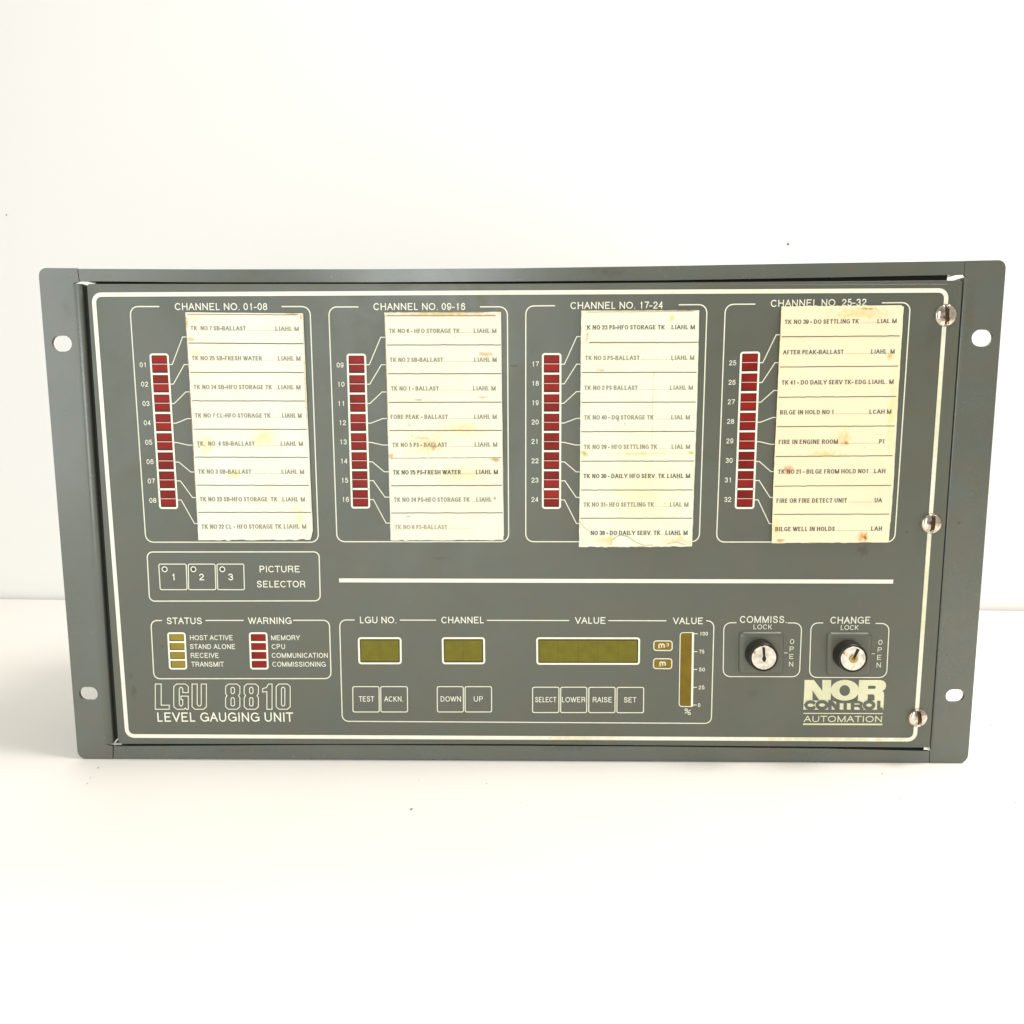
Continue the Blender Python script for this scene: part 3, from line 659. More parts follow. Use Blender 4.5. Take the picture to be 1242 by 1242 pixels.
# ------------------------------------------------------------------ paper strips stuck over the windows
def zx(o, l): return [o + v / 4.968 for v in l]
ST = [
 dict(top=(378.8, 380.0), lines=[(416.0, 416.8), (451.6, 451.8), (486.2, 486.4), (520.5, 520.7), (554.5, 554.7), (588.5, 588.7), (621.4, 621.4), (655.2, 654.6)],
      lx=[224.8, 227.2, 229.4, 231.5, 233.5, 235.2, 237.2, 239.0, 240.6], rx=[367.0, 368.2, 368.6, 370.2, 372.4, 373.6, 374.9, 377.4, 376.6],
      back=[(226.5, 379.6), (367.6, 380.8), (379.2, 644), (376.8, 653.6), (241, 654)], o=150),
 dict(top=(383.4, 383.2), lines=[(418.5, 418.3), (453.4, 453.2), (488.0, 487.8), (522.2, 522.0), (556.0, 555.2), (589.0, 588.6), (622.2, 622.0), (655.3, 655.0)],
      lx=[467.0, 468.0, 469.2, 470.0, 471.2, 472.6, 473.0, 473.3, 473.7], rx=[607.4, 607.8, 608.2, 608.6, 609.0, 608.6, 609.2, 610.2, 610.6],
      back=[(466.0, 378.6), (607.6, 378.4), (611.2, 650), (607, 654.6), (474, 655)], o=380),
 dict(top=(378.0, 377.4), lines=[(415.5, 415.1), (451.8, 451.5), (488.0, 487.7), (523.6, 523.3), (559.4, 559.2), (594.4, 594.2), (628.6, 628.5), (663.4, 662.8)],
      lx=[705.2, 704.6, 704.2, 704.0, 703.8, 703.6, 703.2, 702.6, 702.2], rx=[847.8, 847.0, 845.2, 844.2, 843.2, 841.8, 840.6, 839.6, 838.8],
      back=[(705.2, 376.4), (848.2, 376.2), (845.8, 480), (841.6, 600), (839.4, 662), (703, 662)], o=620),
 dict(top=(371.7, 370.1), lines=[(408.4, 407.4), (445.2, 444.0), (481.8, 480.8), (517.5, 516.7), (553.7, 552.7), (589.7, 588.7), (623.9, 623.5), (658.7, 657.5)],
      lx=[948.0, 946.5, 944.5, 942.9, 941.3, 939.5, 938.0, 937.0, 936.1], rx=[1093.9, 1091.6, 1089.6, 1087.5, 1085.4, 1083.2, 1081.0, 1078.9, 1077.4],
      back=[(949, 373), (1096.2, 371.6), (1090, 470), (1083.6, 590), (1078, 656.5), (937.5, 657)], o=860),
]
TX = [
 [('TK  NO 7 SB-BALLAST', 402, 737, 'LIAHL M', 915, 1055), ('TK NO 25 SB-FRESH WATER', 410, 832, 'LIAHL M', 930, 1065), ('TK NO 24 SB-HFO STORAGE TK', 420, 893, 'LIAHL M', 930, 1065),
  ('TK NO 7 CL-HFO STORAGE TK', 428, 885, 'LIAHL M', 955, 1072), ('TK.  NO  4 SB-BALLAST', 440, 790, 'LIAHL M', 947, 1080), ('TK NO 3 SB-BALLAST', 448, 770, 'LIAHL M', 952, 1087),
  ('TK NO 23 SB-HFO STORAGE  TK', 458, 925, 'LIAHL M', 957, 1092), ('TK NO 22 CL - HFO STORAGE TK', 468, 950, 'LIAHL M', 965, 1100)],
 [('TK NO 6 - HFO STORAGE TK', 455, 882, 'LIAHL M', 967, 1103), ('TK NO 2 SB-BALLAST', 460, 783, 'LIAHL M', 970, 1105), ('TK NO 1 - BALLAST', 467, 757, 'LIAHL M', 963, 1098),
  ('FORE PEAK - BALLAST', 467, 812, 'LIAHL M', 970, 1105), ('TK NO 5 PS - BALLAST', 475, 808, 'LIAHL M', 973, 1108), ('TK NO 25 PS-FRESH WATER', 480, 888, 'LIAHL M', 980, 1112),
  ('TK NO 24 PS-HFO STORAGE TK', 485, 942, 'LIAHL ?', 983, 1098), ('TK NO 6 PS-BALLAST', 490, 808, '', 945, 945)],
 [("'K NO 23 PS-HFO STORAGE TK", 450, 925, 'LIAHL M', 967, 1107), ('TK NO 3 PS-BALLAST', 445, 775, 'LIAHL M', 965, 1103), ('TK NO 2 PS BALLAST', 440, 763, 'LIAHL M', 957, 1095),
  ('TK NO 40 - DO STORAGE TK', 438, 858, 'LIAL M', 965, 1077), ('TK NO 29 - HFO SETTLING TK', 437, 880, 'LIAL M', 967, 1078), ('TK NO 30 - DAILY HFO SERV. TK', 435, 925, 'LIAHL M', 940, 1078),
  ('TK NO 31- HFO SETTLING TK', 435, 860, 'LIAL M', 957, 1068), ('NO 38 - DO DAILY SERV. TK', 480, 898, 'LIAHL M', 930, 1063)],
 [('TK NO 39 - DO SETTLING TK', 455, 903, 'LIAL M', 1015, 1130), ('AFTER PEAK-BALLAST', 445, 812, 'LIAHL. M', 977, 1118), ('TK 41 - DO DAILY SERV TK- EDG', 437, 946, 'LIAHL. M', 962, 1112),
  ('BILGE IN HOLD NO 1', 428, 750, 'LCAH M', 967, 1098), ('FIRE IN ENGINE ROOM', 420, 777, 'PI', 1025, 1053), ('TK NO 21 - BILGE FROM HOLD NO1', 415, 957, 'LAH', 995, 1062),
  ('FIRE OR FIRE DETECT UNIT', 407, 832, 'UA', 998, 1043), ('BILGE WELL IN HOLDS', 400, 757, 'LAH', 977, 1042)],
]
SEC = ['first', 'second', 'third', 'fourth']
ORD = ['top', 'second', 'third', 'fourth', 'fifth', 'sixth', 'seventh', 'bottom']
def wobble(a, b, amp, n=10):
    out = []
    for i in range(n):
        t = i / n; p = a.lerp(b, t); d = (b - a).normalized()
        j = 0 if i == 0 else random.gauss(0, amp)
        out.append(p + Vector((-d.y, d.x)) * j)
    return out
for ci, (st, tx) in enumerate(zip(ST, TX)):
    g = Geo(PF); hb = PF + .00105
    P = [U(x, y, hb) for x, y in st['back']]
    lp = []
    for i in range(len(P)): lp += wobble(P[i], P[(i + 1) % len(P)], .00006, 16)
    g.poly([lp], h=hb, thick=.0004)
    g.build('backing_card', PAPER[ci], unit, 'paper backing under the %s column of labels' % SEC[ci])
    if ci in (0, 1, 2):
        yl = ((226.5, 381.2, 367.0, 381.8), (468.5, 383.0, 606.5, 382.8), (712, 378.6, 846.5, 377.6))[ci]
        g = Geo(PF + .0018); g.ribbon(wobble(U(yl[0], yl[1], PF + .0018), U(yl[2], yl[3], PF + .0018), .00005, 26), (.8, 1.0, .6)[ci] * PX)
        g.build('paper_fold', M['faint'] if ci == 2 else M['rule2'], unit, 'brown fold line across the top of the %s label column' % SEC[ci])
    # grubby cut edges of the pasted paper
    hE = PF + .00115
    g = Geo(hE)
    for (xa, ya, xb, yb_) in ([(P_[0][0], P_[0][1], P_[1][0], P_[1][1]) for P_ in [(st['back'][0], st['back'][1])]] + [(st['lx'][0] - .3, st['back'][0][1] + 3, st['lx'][8] - .3, 648), (st['lx'][8], st['lines'][7][0] + .3, st['rx'][8], st['lines'][7][1] + .3)]):
        pts = wobble(U(xa, ya, hE), U(xb, yb_, hE), .00007, 34)
        k = 0
        while k < 32:
            m_ = random.randint(3, 9)
            if random.random() < (.75 if ci in (1, 3) else .5): g.ribbon(pts[k:k + m_ + 1], random.uniform(.6, 1.1) * PX)
            k += m_
    g.build('grubby_edge', M['rule2'], unit, 'brown grubby edge of the %s label column' % SEC[ci])['kind'] = 'stuff'
    tl_, tr_ = st['top']
    for i in range(8):
        lbl = tx[i]; hs = PF + .00140 + (.00012 if (ci, i) in ((0, 0), (1, 5), (2, 0), (3, 0)) else 0)
        yb = st['lines'][i]
        a0, a1 = (tl_, tr_)
        c = [U(st['lx'][i], a0, hs), U(st['rx'][i], a1, hs), U(st['rx'][i + 1], yb[1], hs), U(st['lx'][i + 1], yb[0], hs)]
        am = .00005; ambot = .00016 if i == 7 else .00003
        lp = wobble(c[0], c[3], am) + wobble(c[3], c[2], ambot, 30) + wobble(c[2], c[1], am * 1.4, 12) + wobble(c[1], c[0], .00003)
        if i == 0 and ci in (1, 2): pass
        g = Geo(hs); g.poly([lp], h=hs, thick=.00022)
        o = g.build('paper_strip', PAPER[ci], unit, '%s paper strip of the %s label column' % (ORD[i], SEC[ci]))
        if i < 7:
            g = Geo(hs + .00005)
            e0 = .0 if ci != 2 or i else .06
            pts = wobble(c[3].lerp(c[2], .01 + e0), c[3].lerp(c[2], .997), .00004, 24) + [c[3].lerp(c[2], .997)]
            g.ribbon(pts, .95 * PX)
            g.build('ruled_line', M['rule'], o)
        # typed lettering
        ymid = (a0 + yb[0]) / 2 + .4; ymid1 = (a1 + yb[1]) / 2 + .4
        if ci == 3: ymid += .0
        g = Geo(hs + .00008); O = st['o']
        def yy(px):
            t = (px - st['lx'][i]) / (st['rx'][i] - st['lx'][i]); return ymid + (ymid1 - ymid) * t
        xa, xb = O + lbl[1] / 4.968, O + lbl[2] / 4.968
        text(g, lbl[0], xa, xb, yy(xa), 5.3, yy(xb), w=.155, serif=True)
        ra, rb = O + lbl[4] / 4.968, O + lbl[5] / 4.968
        if lbl[3]: text(g, lbl[3], ra, rb, yy(ra), 5.3, yy(rb), w=.155, serif=True)
        # leader dots
        if ra - xb > 2.5:
            x = xb + 1.6
            while x < ra - .6:
                p = U(x, yy(x) + 2.2, hs); g.ribbon([p, p + Vector((.55 * PX, 0))], .55 * PX); x += 1.4
        ink = M['serif'] if ci == 3 or (ci, i) in ((2, 0), (2, 5), (2, 7), (1, 5)) else (M['faint'] if (ci, i) == (1, 7) else M['fade'])
        g.build('typed_lettering', ink, o)
        tl_, tr_ = yb[0] + .15, yb[1] + .15
# torn flap at the foot of the third column
g = Geo(PF); hs = PF + .0018
fl_ = [(741, 662.5), (743, 656), (748, 651), (754, 649.5), (761, 652), (768, 658), (775, 662), (760, 662.8)]
g.poly([[U(x, y, hs) for x, y in fl_]], h=hs, thick=.0002)
o = g.build('torn_paper_flap', PAPER[0], unit, 'torn white paper flap at the foot of the third label column')
g = Geo(hs - .0002)
g.ribbon([U(x, y, hs) for x, y in [(702.6, 632), (706, 637), (710, 641), (716, 645)]], .5 * PX)
g.ribbon([U(x, y, hs) for x, y in [(808, 660), (820, 657.5), (832, 661)]], .5 * PX)
g.ribbon([U(x, y, hs) for x, y in [(741, 661), (745, 653), (752, 648.8), (762, 651), (770, 657), (780, 661.5), (792, 661)]], .7 * PX)
g.build('paper_crease', M['faint'], unit, 'creases in the paper at the foot of the third label column')

# ------------------------------------------------------------------ picture selector
g = Geo(INK)
gapped_box(g, [(178.3, 669.5), (387.0, 669.3), (388.5, 728.7), (181.4, 729.1)], .0030, [], 1.45)
g.build('selector_outline', M['ink2'], door)
g = Geo(INK)
text(g, 'PICTURE', 314.9, 363.4, 690.2, 8.0); text(g, 'SELECTOR', 311.5, 370.3, 708.4, 8.0)
g.build('heading', M['ink'], door)
def push_button(c, words, x0, x1, yc, cap, label, led=None, w=.12):
    c = [U(*p) for p in c]
    b = Geo(PF); b.poly([rrect(c, .0009)], h=PF + .00028, thick=.0003)
    b = b.build('push_button', M['key'], unit, label)
    g = Geo(INK + .00006); g.ribbon(rrect(c, .0009), 1.2 * PX, True); g.build('button_outline', M['ink2'], b)
    g = Geo(INK + .00006); text(g, words, x0, x1, yc, cap, w=w); g.build('legend', M['ink'], b)
    if led:
        p = ug(*led); g = Geo(INK + .00008); g.ribbon([p + Vector((math.cos(2 * PI * i / 20), math.sin(2 * PI * i / 20))) * 3.1 * PX for i in range(20)], 1.15 * PX, True)
        g.build('led_ring', M['ink'], b)
        g = Geo(INK + .00004); lathe(g, p.x, p.y, [(2.4 * PX, 0), (1.9 * PX, .0001)], 16, INK + .00003); g.build('led', M['chassis'], b)
for s, c, xc, lx in (('1', [(192.9, 684), (226.2, 684), (227.3, 715), (194.8, 715)], 210.6, 199.8), ('2', [(228.6, 684), (261.2, 684), (262.2, 715), (229.2, 715)], 244.5, 234.7),
                     ('3', [(263.4, 684), (295.9, 684), (296.8, 715), (264.4, 715)], 279.8, 269.7)):
    hw = 3.0 if s != '1' else 2.2
    push_button(c, s, xc - hw, xc + hw, 699.8, 8.0, 'picture selector button %s' % s, (lx, 690.4), w=.14)

# ------------------------------------------------------------------ status and warning
g = Geo(INK)
gapped_box(g, [(183.0, 752.6), (399.5, 752.3), (401.6, 823.0), (186.8, 823.2)], .0034, [(196.6, 249.5), (295.8, 355.6)], 1.4)
g.build('status_outline', M['ink2'], door)
g = Geo(INK)
text(g, 'STATUS', 202.2, 244.9, 753, 8.0); text(g, 'WARNING', 300.8, 353.6, 752.8, 8.0)
g.build('heading', M['ink'], door)
led_bar([(202.8, 766.8), (225.2, 766.8), (227.4, 812), (205.2, 812)], 4, M['amber'], 'indicator_column', 'amber status indicator column', False)
led_bar([(301.8, 766.8), (324.4, 766.8), (326.1, 812), (303.5, 812)], 4, M['red'], 'indicator_column', 'red warning indicator column', False)
g = Geo(INK)
for s, a, b, y in (('HOST ACTIVE', 230.4, 282.3, 773.4), ('STAND ALONE', 230.4, 285.1, 784.2), ('RECEIVE', 231.4, 265.2, 794.9), ('TRANSMIT', 232, 271.6, 805.6),
                   ('MEMORY', 329, 363.8, 773.4), ('CPU', 329.6, 345.7, 784.2), ('COMMUNICATION', 329.6, 397.5, 794.9), ('COMMISSIONING', 330.4, 395, 805.6)):
    text(g, s, a, b, y, 6.0, w=.13)
g.build('indicator_legends', M['ink'], door)

# ------------------------------------------------------------------ outlined model number
def outl(g, x0, x1, loops, ytop=829.6, ybot=860.2):
    for lp in loops:
        pts = [ug(x0 + (x1 - x0) * u, ybot + (ytop - ybot) * v) for u, v in lp]
        g.ribbon(pts, 1.1 * PX, True)
def oct_(x0, y0, x1, y1, cx, cy):
    return [(x0 + cx, y0), (x1 - cx, y0), (x1, y0 + cy), (x1, y1 - cy), (x1 - cx, y1), (x0 + cx, y1), (x0, y1 - cy), (x0, y0 + cy)]
g = Geo(INK)
GLY = {
 'L': [[(0, 0), (1, 0), (1, .16), (.42, .16), (.42, 1), (0, 1)]],
 'G': [[(.2, 0), (.72, 0), (.8, .05), (.86, 0), (1, 0), (1, .52), (.5, .52), (.5, .38), (.62, .38), (.62, .2), (.55, .13), (.45, .13), (.38, .2), (.38, .8), (.45, .87), (.55, .87), (.62, .8), (.62, .66), (1, .66), (1, .9), (.8, 1), (.2, 1), (0, .9), (0, .1)]],
 'U': [[(.2, 0), (.8, 0), (1, .1), (1, 1), (.64, 1), (.64, .2), (.57, .13), (.43, .13), (.36, .2), (.36, 1), (0, 1), (0, .1)]],
 '8': [[(.2, 0), (.8, 0), (1, .1), (1, .46), (.9, .54), (1, .62), (1, .9), (.8, 1), (.2, 1), (0, .9), (0, .62), (.1, .54), (0, .46), (0, .1)], oct_(.38, .13, .62, .46, .07, .04), oct_(.38, .62, .62, .87, .07, .04)],
 '1': [[(.45, 0), (1, 0), (1, 1), (.62, 1), (.4, .86), (0, .82), (0, .68), (.45, .7)]],
 '0': [oct_(0, 0, 1, 1, .2, .1), oct_(.38, .13, .62, .87, .07, .05)],
}
for c, a, b in (('L', 188.4, 205.4), ('G', 210.8, 228.4), ('U', 233, 250.4), ('8', 273.7, 291), ('8', 296.2, 313.4), ('1', 318.6, 330), ('0', 335, 352)):
    sl = 0
    outl(g, a, b, GLY[c])
g.build('model_number', M['ink2'], door)
g = Geo(INK); text(g, 'LEVEL GAUGING UNIT', 190.9, 355.7, 869.7, 11.2, w=.135); g.build('title', M['ink'], door)

# ------------------------------------------------------------------ value section
g = Geo(INK)
gapped_box(g, [(411.9, 751.9), (866.0, 753.0), (862.7, 877.4), (415.2, 874.8)], .0036, [(430.2, 485.5), (529.8, 591.6), (691.4, 738.7), (808.7, 856.6)], 1.35)
g.build('value_outline', M['ink2'], door)
g = Geo(INK)
text(g, 'LGU NO.', 436.6, 480.1, 751.9, 8.0); text(g, 'CHANNEL', 535.3, 586.6, 752, 8.0); text(g, 'VALUE', 697.4, 734.3, 752.5, 8.0); text(g, 'VALUE', 816.2, 852.5, 753, 8.0)
g.build('heading', M['ink'], door)
def display(c, label, m, digits, line=2.4, bez='ink', r=.0012):
    c = [ug(*p) for p in c]
    p = part('display_window', unit, label)
    g = Geo(INK + .0001); g.ribbon(rrect(inset(c, line * PX / 2), r), line * PX, True); g.build('bezel', M[bez], p)
    ci = inset(c, line * PX)
    g = Geo(INK); g.poly([ci], h=INK - .0001); g.build('edge_shade', M['recess_shade'], p)  # dark sheet under the cells paints shade at the window edges
    n = digits
    for i in range(n):
        q = [bil(ci, (i + (.0 if i else .05)) / n + (.0 if i else 0), 1 - .05), bil(ci, (i + 1) / n - (.005 if i < n - 1 else .03) / max(1, n / 2), .95), bil(ci, (i + 1) / n - (.005 if i < n - 1 else .03) / max(1, n / 2), .06), bil(ci, (i + (.0 if i else .05)) / n, .06)]
        g = Geo(INK); g.poly([q], h=INK + .00002, thick=.0001); g.build('digit_cell', m, p)
    return p
display([(433.9, 772.8), (487.1, 772.8), (487.4, 805.6), (434.8, 805.6)], 'small olive display under LGU NO.', M['olive'], 2)
display([(535.6, 772.8), (588.2, 772.8), (588.6, 805.6), (536.3, 805.6)], 'small olive display under CHANNEL', M['olive'], 2)
display([(650.2, 772.8), (776.5, 773.0), (776.1, 806.3), (650.6, 806.2)], 'wide olive display under VALUE', M['olive'], 5)
for s, c, t in (('m', [(793.1, 777.2), (815.3, 777.4), (815.1, 789), (792.9, 788.8)], 'amber unit lamp marked m cubed'), ('m', [(792.7, 798.8), (814.9, 799), (814.6, 811), (792.5, 810.8)], 'amber unit lamp marked m')):
    cc = [ug(*p) for p in c]; g = Geo(INK); g.poly([rrect(cc, .0014)], h=INK, thick=.0002)
    p = g.build('unit_lamp', M['orange'], unit, t)
    g = Geo(INK + .00008); g.ribbon(rrect(cc, .0014), 1.3 * PX, True); g.build('bezel', M['ink2'], p)
    yc = (c[0][1] + c[2][1]) / 2
    g = Geo(INK + .00008)
    if 'cubed' in t:
        text(g, 'm', 798.6, 806.4, yc - .6, 7.6, w=.2); text(g, '3', 808.0, 811.6, yc - 1.2, 4.2, w=.17)
    else: text(g, 'm', 799.8, 807.6, yc - .6, 7.6, w=.2)
    g.build('legend', M['inky'], p)
# bar graph
p = part('bar_graph', unit, 'tall narrow amber bar graph with a 0 to 100 percent scale')
c = [ug(*q) for q in [(825.0, 767.2), (840.2, 767.2), (838.8, 856.8), (823.6, 856.8)]]
g = Geo(INK); g.poly([rrect(c, [.0014, 0, 0, .0014])], h=INK, thick=.0002); g.build('filter', M['brown'], p)
g = Geo(INK + .00008)
g.ribbon([c[1]] + corner(c[0], c[1], c[3], .0016) + corner(c[3], c[0], c[2], .0016) + [c[2]], 1.0 * PX)
g.ribbon([ug(840.6, 767), ug(839.2, 857)], 2.6 * PX)
for x0, y in ((841.5, 768.6), (841, 790.2), (840.8, 811.8), (840.4, 833.5), (840, 855)): g.ribbon([ug(x0, y), ug(x0 + 4.8, y)], 1.0 * PX)
g.build('scale_frame', M['ink'], p)
g = Geo(INK + .00008)
for s, a, b, y in (('100', 849, 858.6, 768.5), ('75', 848, 854.3, 790.3), ('50', 847.8, 855, 812), ('25', 847.2, 854.6, 833.7), ('0', 846.4, 849.4, 855.2)): text(g, s, a, b, y, 4.6, w=.15)
text(g, '%', 829.8, 838.4, 861.6, 6.4, 864.6, w=.13)
g.build('scale_numbers', M['ink'], p)
# keys
YT, YB = 832.5, 863.2
for s, a, b, x0, x1, dy in (('TEST', 428, 459.8, 435.2, 453.8, 0), ('ACKN.', 461.9, 494.2, 466, 488.6, 0), ('DOWN', 530.4, 562, 534.5, 559, 0), ('UP', 564.2, 596.2, 574.7, 585.6, 0),
                            ('SELECT', 646, 677.9, 649.1, 674.8, .7), ('LOWER', 680.1, 711.6, 681.6, 709.9, .7), ('RAISE', 714.2, 746.0, 719, 742.1, .8), ('SET', 748.4, 780.6, 756.8, 771.9, .9)):
    k = (621 - a) / 621 * 1.2
    push_button([(a, YT + dy), (b, YT + dy), (b + k, YB + dy), (a + k, YB + dy)], s, x0, x1, 847.7 + dy * 1.2, 6.4, '%s button' % s, w=.12)

# ------------------------------------------------------------------ key locks
LOCKS = [
 dict(box=[(878, 755.2), (972.4, 755.6), (969.6, 820.8), (877, 820.6)], gap=(893.3, 955.4), t='COMMISS.', tx=(897.4, 953.6, 751.3), lk=(914, 936.2, 760.3), plate=[(895.4, 765.6), (951.0, 765.6), (949.6, 817.4), (895.0, 817.2)],
      op=[(960.8, 778.1), (960.3, 787.1), (959.9, 796.2), (959.5, 805.5)], tick=(950.8, 955.2, 791.9), c=(920.6, 791.4), ang=4, hole='black'),
 dict(box=[(983.7, 755.4), (1078.6, 756.3), (1075.2, 821.8), (981.7, 821.6)], gap=(998.5, 1061.9), t='CHANGE', tx=(1007.2, 1055.4, 752.2), lk=(1019.8, 1041.2, 761.1), plate=[(1001.8, 766.2), (1057.0, 766.4), (1055.0, 819.0), (1001.2, 818.8)],
      op=[(1067.8, 779), (1067, 788), (1066.3, 797.3), (1065.7, 806.6)], tick=(1057.2, 1061, 792.9), c=(1026.6, 792.4), ang=-24, hole='brass'),
]
for lk in LOCKS:
    g = Geo(INK); gapped_box(g, lk['box'], .0040, [lk['gap']], 1.2)
    g.ribbon([ug(lk['tick'][0], lk['tick'][2]), ug(lk['tick'][1], lk['tick'][2])], .9 * PX)
    g.build('lock_outline', M['ink2'], door)
    g = Geo(INK); text(g, lk['t'], lk['tx'][0], lk['tx'][1], lk['tx'][2], 8.4); text(g, 'LOCK', lk['lk'][0], lk['lk'][1], lk['lk'][2], 5.8, w=.13)
    for ch_, (x, y) in zip('OPEN', lk['op']): text(g, ch_, x - 2.5, x + 2.5, y, 6.0, w=.12)
    g.build('lock_legend', M['ink2'], door)
    nm = 'COMMISS.' if lk['t'] == 'COMMISS.' else 'CHANGE'
    K = part('key_lock', unit, 'black barrelled key lock under the word %s' % nm)
    pc = [U(*q) for q in lk['plate']]
    g = Geo(PF); lp = rrect(pc, .0024, 7); ctr = sum(pc, Vector((0, 0))) / 4; sz = (pc[1] - pc[0]).length / 2
    rings = []
    for d_, h_ in ((0, 0), (.0002, .0006), (.0006, .0012), (.0012, .0016), (.0020, .0018), (.0030, .0018)):
        rings.append([g.pt(ctr + (q - ctr) * (1 - d_ / sz), PF + h_) for q in lp])
    for a_, b_ in zip(rings[:-1], rings[1:]):
        for i in range(len(lp)): g.f.append((a_[i], a_[(i + 1) % len(lp)], b_[(i + 1) % len(lp)], b_[i]))
    g.f.append(tuple(rings[-1]))
    g.build('mounting_plate', M['film'], K, smooth=True)
    c = U(*lk['c'])
    g = Geo(); R0 = 18.6 * PX
    lathe(g, c.x, c.y, [(R0 * 1.0, 0), (R0, .0022), (R0 * .985, .003), (R0 * .955, .0070), (R0 * .935, .0076), (R0 * .90, .0078), (R0 * .865, .0077), (R0 * .85, .0072), (R0 * .85, .0060)], 56, PF + .0010)
    o = g.build('barrel', M['black'], K, smooth=True)
    es = o.modifiers.new('edges', 'EDGE_SPLIT'); es.split_angle = math.radians(40)
    g = Geo(); F0 = PF + .0010
    lathe(g, c.x, c.y, [(R0 * .845, .0060), (R0 * .83, .0074), (R0 * .79, .0078), (R0 * .40, .0079)], 48, F0)
    o = g.build('cylinder_face', M['silver'], K, smooth=True)
    es = o.modifiers.new('edges', 'EDGE_SPLIT'); es.split_angle = math.radians(40)
    fy = F0 + .0079
    g = Geo(fy + .00006)
    n = Vector((math.sin(math.radians(-lk['ang'])), math.cos(math.radians(-lk['ang']))));
    dd = Vector((n.y, -n.x))
    lathe(g, c.x, c.y, [(R0 * .30, 0), (R0 * .29, .0002), (R0 * .25, .00022)], 28, fy + .00003)
    o = g.build('plug', M['brass'] if lk['hole'] == 'brass' else M['silver'], K)
    g = Geo(fy + .0004)
    hw = R0 * .075
    up_ = R0 * .70
    pts = [c - dd * hw - n * R0 * (.25 if lk['hole'] == 'black' else -.1), c + dd * hw - n * R0 * (.25 if lk['hole'] == 'black' else -.1), c + dd * hw * 1.0 + n * up_, c - dd * hw * 1.0 + n * up_]
    g.poly([[Vector(p_) for p_ in pts]], h=fy + .0004, thick=.0003)
    if lk['hole'] == 'black':
        g.poly([[c + Vector((math.cos(2 * PI * i / 10) * hw * 1.8, -R0 * .04 + math.sin(2 * PI * i / 10) * R0 * .17)) for i in range(10)]], h=fy + .00042, thick=.0003)
    else:
        g.ribbon([c + Vector((-.10, -.02)) * R0, c + Vector((.02, .10)) * R0, c + Vector((.1, .02)) * R0, c + Vector((.0, -.1)) * R0], R0 * .05, h=fy + .00042)
    g.build('keyhole', M['dark'], K)
    g = Geo(fy); a = math.radians(150); q = c + Vector((math.cos(a), math.sin(a))) * R0 * .70
    g.ribbon([q - Vector((.05, .06)) * R0, q + Vector((.03, .09)) * R0], R0 * .12, h=fy + .0001)
    g.build('index_mark', M['brass'], K)

# ------------------------------------------------------------------ slotted screws
def screw(px, py, rpx, ang, label):
    c = U(px, py, .003); R_ = rpx * PX * .985; Hh = .0030
    n = 56; vs = []; fs = []; up = Vector((math.sin(ang), math.cos(ang))); dd = Vector((up.y, -up.x))
    sf = []
    for i in range(n + 1):
        for j in range(n + 1):
            a = 2 * i / n - 1; b = 2 * j / n - 1
            # square to disc
            u = a * math.sqrt(1 - b * b / 2); v = b * math.sqrt(1 - a * a / 2)
            rr = min(1, u * u + v * v)
            hgt = Hh * (max(0, 1 - rr) ** .5 * .72 + .28)
            if rr > .985: hgt = Hh * .22
            d = abs(u)
            k = 1 - min(1, max(0, (d - .15) / .05))
            hgt = hgt - k * min(.0013, max(0, hgt - .0006))
            p = c + dd * u * R_ + up * v * R_
            vs.append((p.x, -(PF + .0003 + hgt), p.y))
    for i in range(n):
        for j in range(n):
            a = i * (n + 1) + j; f = (a, a + n + 1, a + n + 2, a + 1)
            um = abs(sum(2 * (q // (n + 1)) / n - 1 for q in f) / 4)
            (sf if um < .15 else fs).append(f)
    sc = Geo(); sc.raw(vs, fs)
    lathe(sc, c.x, c.y, [(R_ * 1.0, 0), (R_, .0010)], 48, PF + .0002)
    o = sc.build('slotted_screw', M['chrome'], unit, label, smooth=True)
    es = o.modifiers.new('edges', 'EDGE_SPLIT'); es.split_angle = math.radians(40)
    s2 = Geo(); s2.raw(vs, sf); s2.build('slot', M['slot'], o)
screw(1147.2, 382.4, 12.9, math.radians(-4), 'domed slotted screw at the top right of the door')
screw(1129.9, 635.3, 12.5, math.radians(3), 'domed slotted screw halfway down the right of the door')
screw(1113.6, 870.9, 12.0, math.radians(-6), 'domed slotted screw at the bottom right of the door')

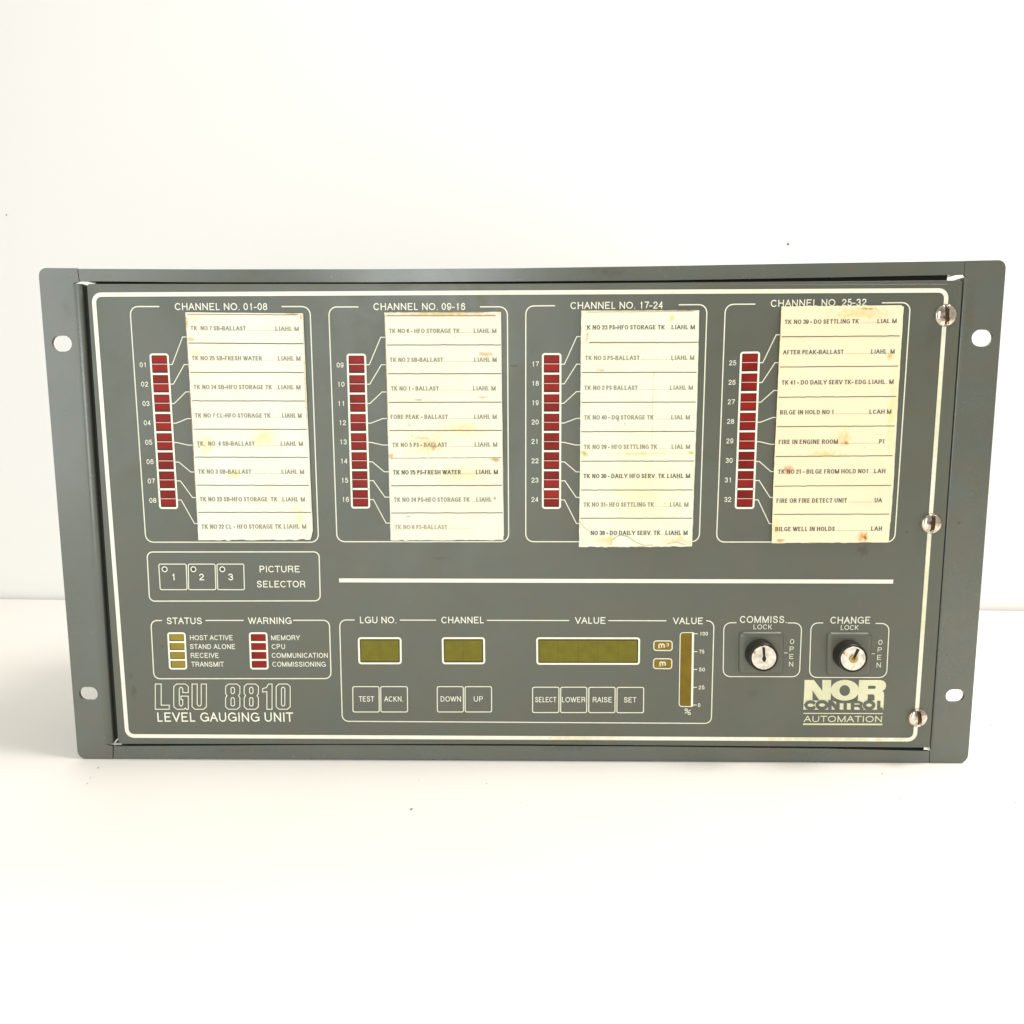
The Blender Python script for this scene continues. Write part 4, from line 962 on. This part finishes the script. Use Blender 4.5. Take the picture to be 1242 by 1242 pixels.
# ------------------------------------------------------------------ maker's mark
p = part('maker_logo', unit, 'cream maker logo of fat overlapping capitals above AUTOMATION')
def lz(x, y): return ug(965 + x / 10.35, 815 + y / 10.35)
g = Geo(INK)
g.poly([[lz(*q) for q in [(113, 100), (228, 100), (335, 238), (335, 100), (447, 100), (440, 357), (300, 357), (212, 232), (212, 357), (102, 357)]]], h=INK)
el = lambda cx, cy, rx, ry, n=40: [lz(cx + rx * math.cos(2 * PI * i / n), cy + ry * math.sin(2 * PI * i / n)) for i in range(n)]
g.poly([el(618, 230, 178, 131), el(616, 233, 66, 68, 30)], h=INK + .00003)
g.poly([[lz(*q) for q in [(796, 100), (1060, 100), (1105, 112), (1130, 140), (1136, 178), (1122, 214), (1090, 238), (1106, 256), (1110, 290), (1102, 440), (1098, 474), (1030, 357), (990, 357), (990, 300), (975, 280), (905, 280), (902, 357), (780, 357)]],
        [lz(*q) for q in [(912, 172), (990, 172), (1003, 180), (1005, 196), (998, 210), (910, 212), (908, 190)]]], h=INK + .00006)
g.poly([[lz(*q) for q in [(99, 357), (455, 357), (500, 372), (560, 384), (680, 384), (740, 370), (790, 357), (1103, 357), (1098, 474), (96, 472)]]], h=INK + .00009)
g.build('fat_capitals', M['inky'], p)
g = Geo(INK + .0002)
hh = INK + .0002
def heavy(pts, closed=False, w=44):
    g.ribbon([lz(*q) for q in pts], w * 1.22 / 10.35 * PX, closed, h=hh)
heavy([(240, 398), (215, 380), (180, 374), (145, 384), (124, 412), (140, 445), (180, 458), (218, 452), (244, 436)], w=34)
heavy([(330 + 62 * math.cos(2 * PI * i / 20), 414 + 42 * math.sin(2 * PI * i / 20)) for i in range(20)], True, 36)
heavy([(430, 352), (428, 474)], w=36); heavy([(432, 362), (520, 462)], w=40); heavy([(530, 352), (528, 474)], w=36)
heavy([(556, 376), (690, 376)], w=26); heavy([(622, 376), (620, 474)], w=36)
heavy([(714, 352), (712, 474)], w=38); heavy([(714, 378), (800, 378), (826, 392), (822, 412), (790, 424), (714, 424)], w=26); heavy([(800, 424), (838, 474)], w=34)
heavy([(920 + 58 * math.cos(2 * PI * i / 20), 415 + 42 * math.sin(2 * PI * i / 20)) for i in range(20)], True, 36)
heavy([(1042, 360), (1040, 474)], w=34); heavy([(1030, 460), (1090, 460)], w=28)
heavy([(96, 484), (1090, 484)], w=18)
g.build('knocked_out_word', M['film'], p)
g = Geo(INK)
g.ribbon([ug(974.4, 865.2), ug(1070.9, 865.4)], 1.2 * PX); g.ribbon([ug(974, 878.3), ug(1070.2, 878.6)], 2.1 * PX)
text(g, 'AUTOMATION', 974.9, 1069.6, 871.9, 7.6, 872.1, w=.14)
g.build('lower_word', M['inky'], p)
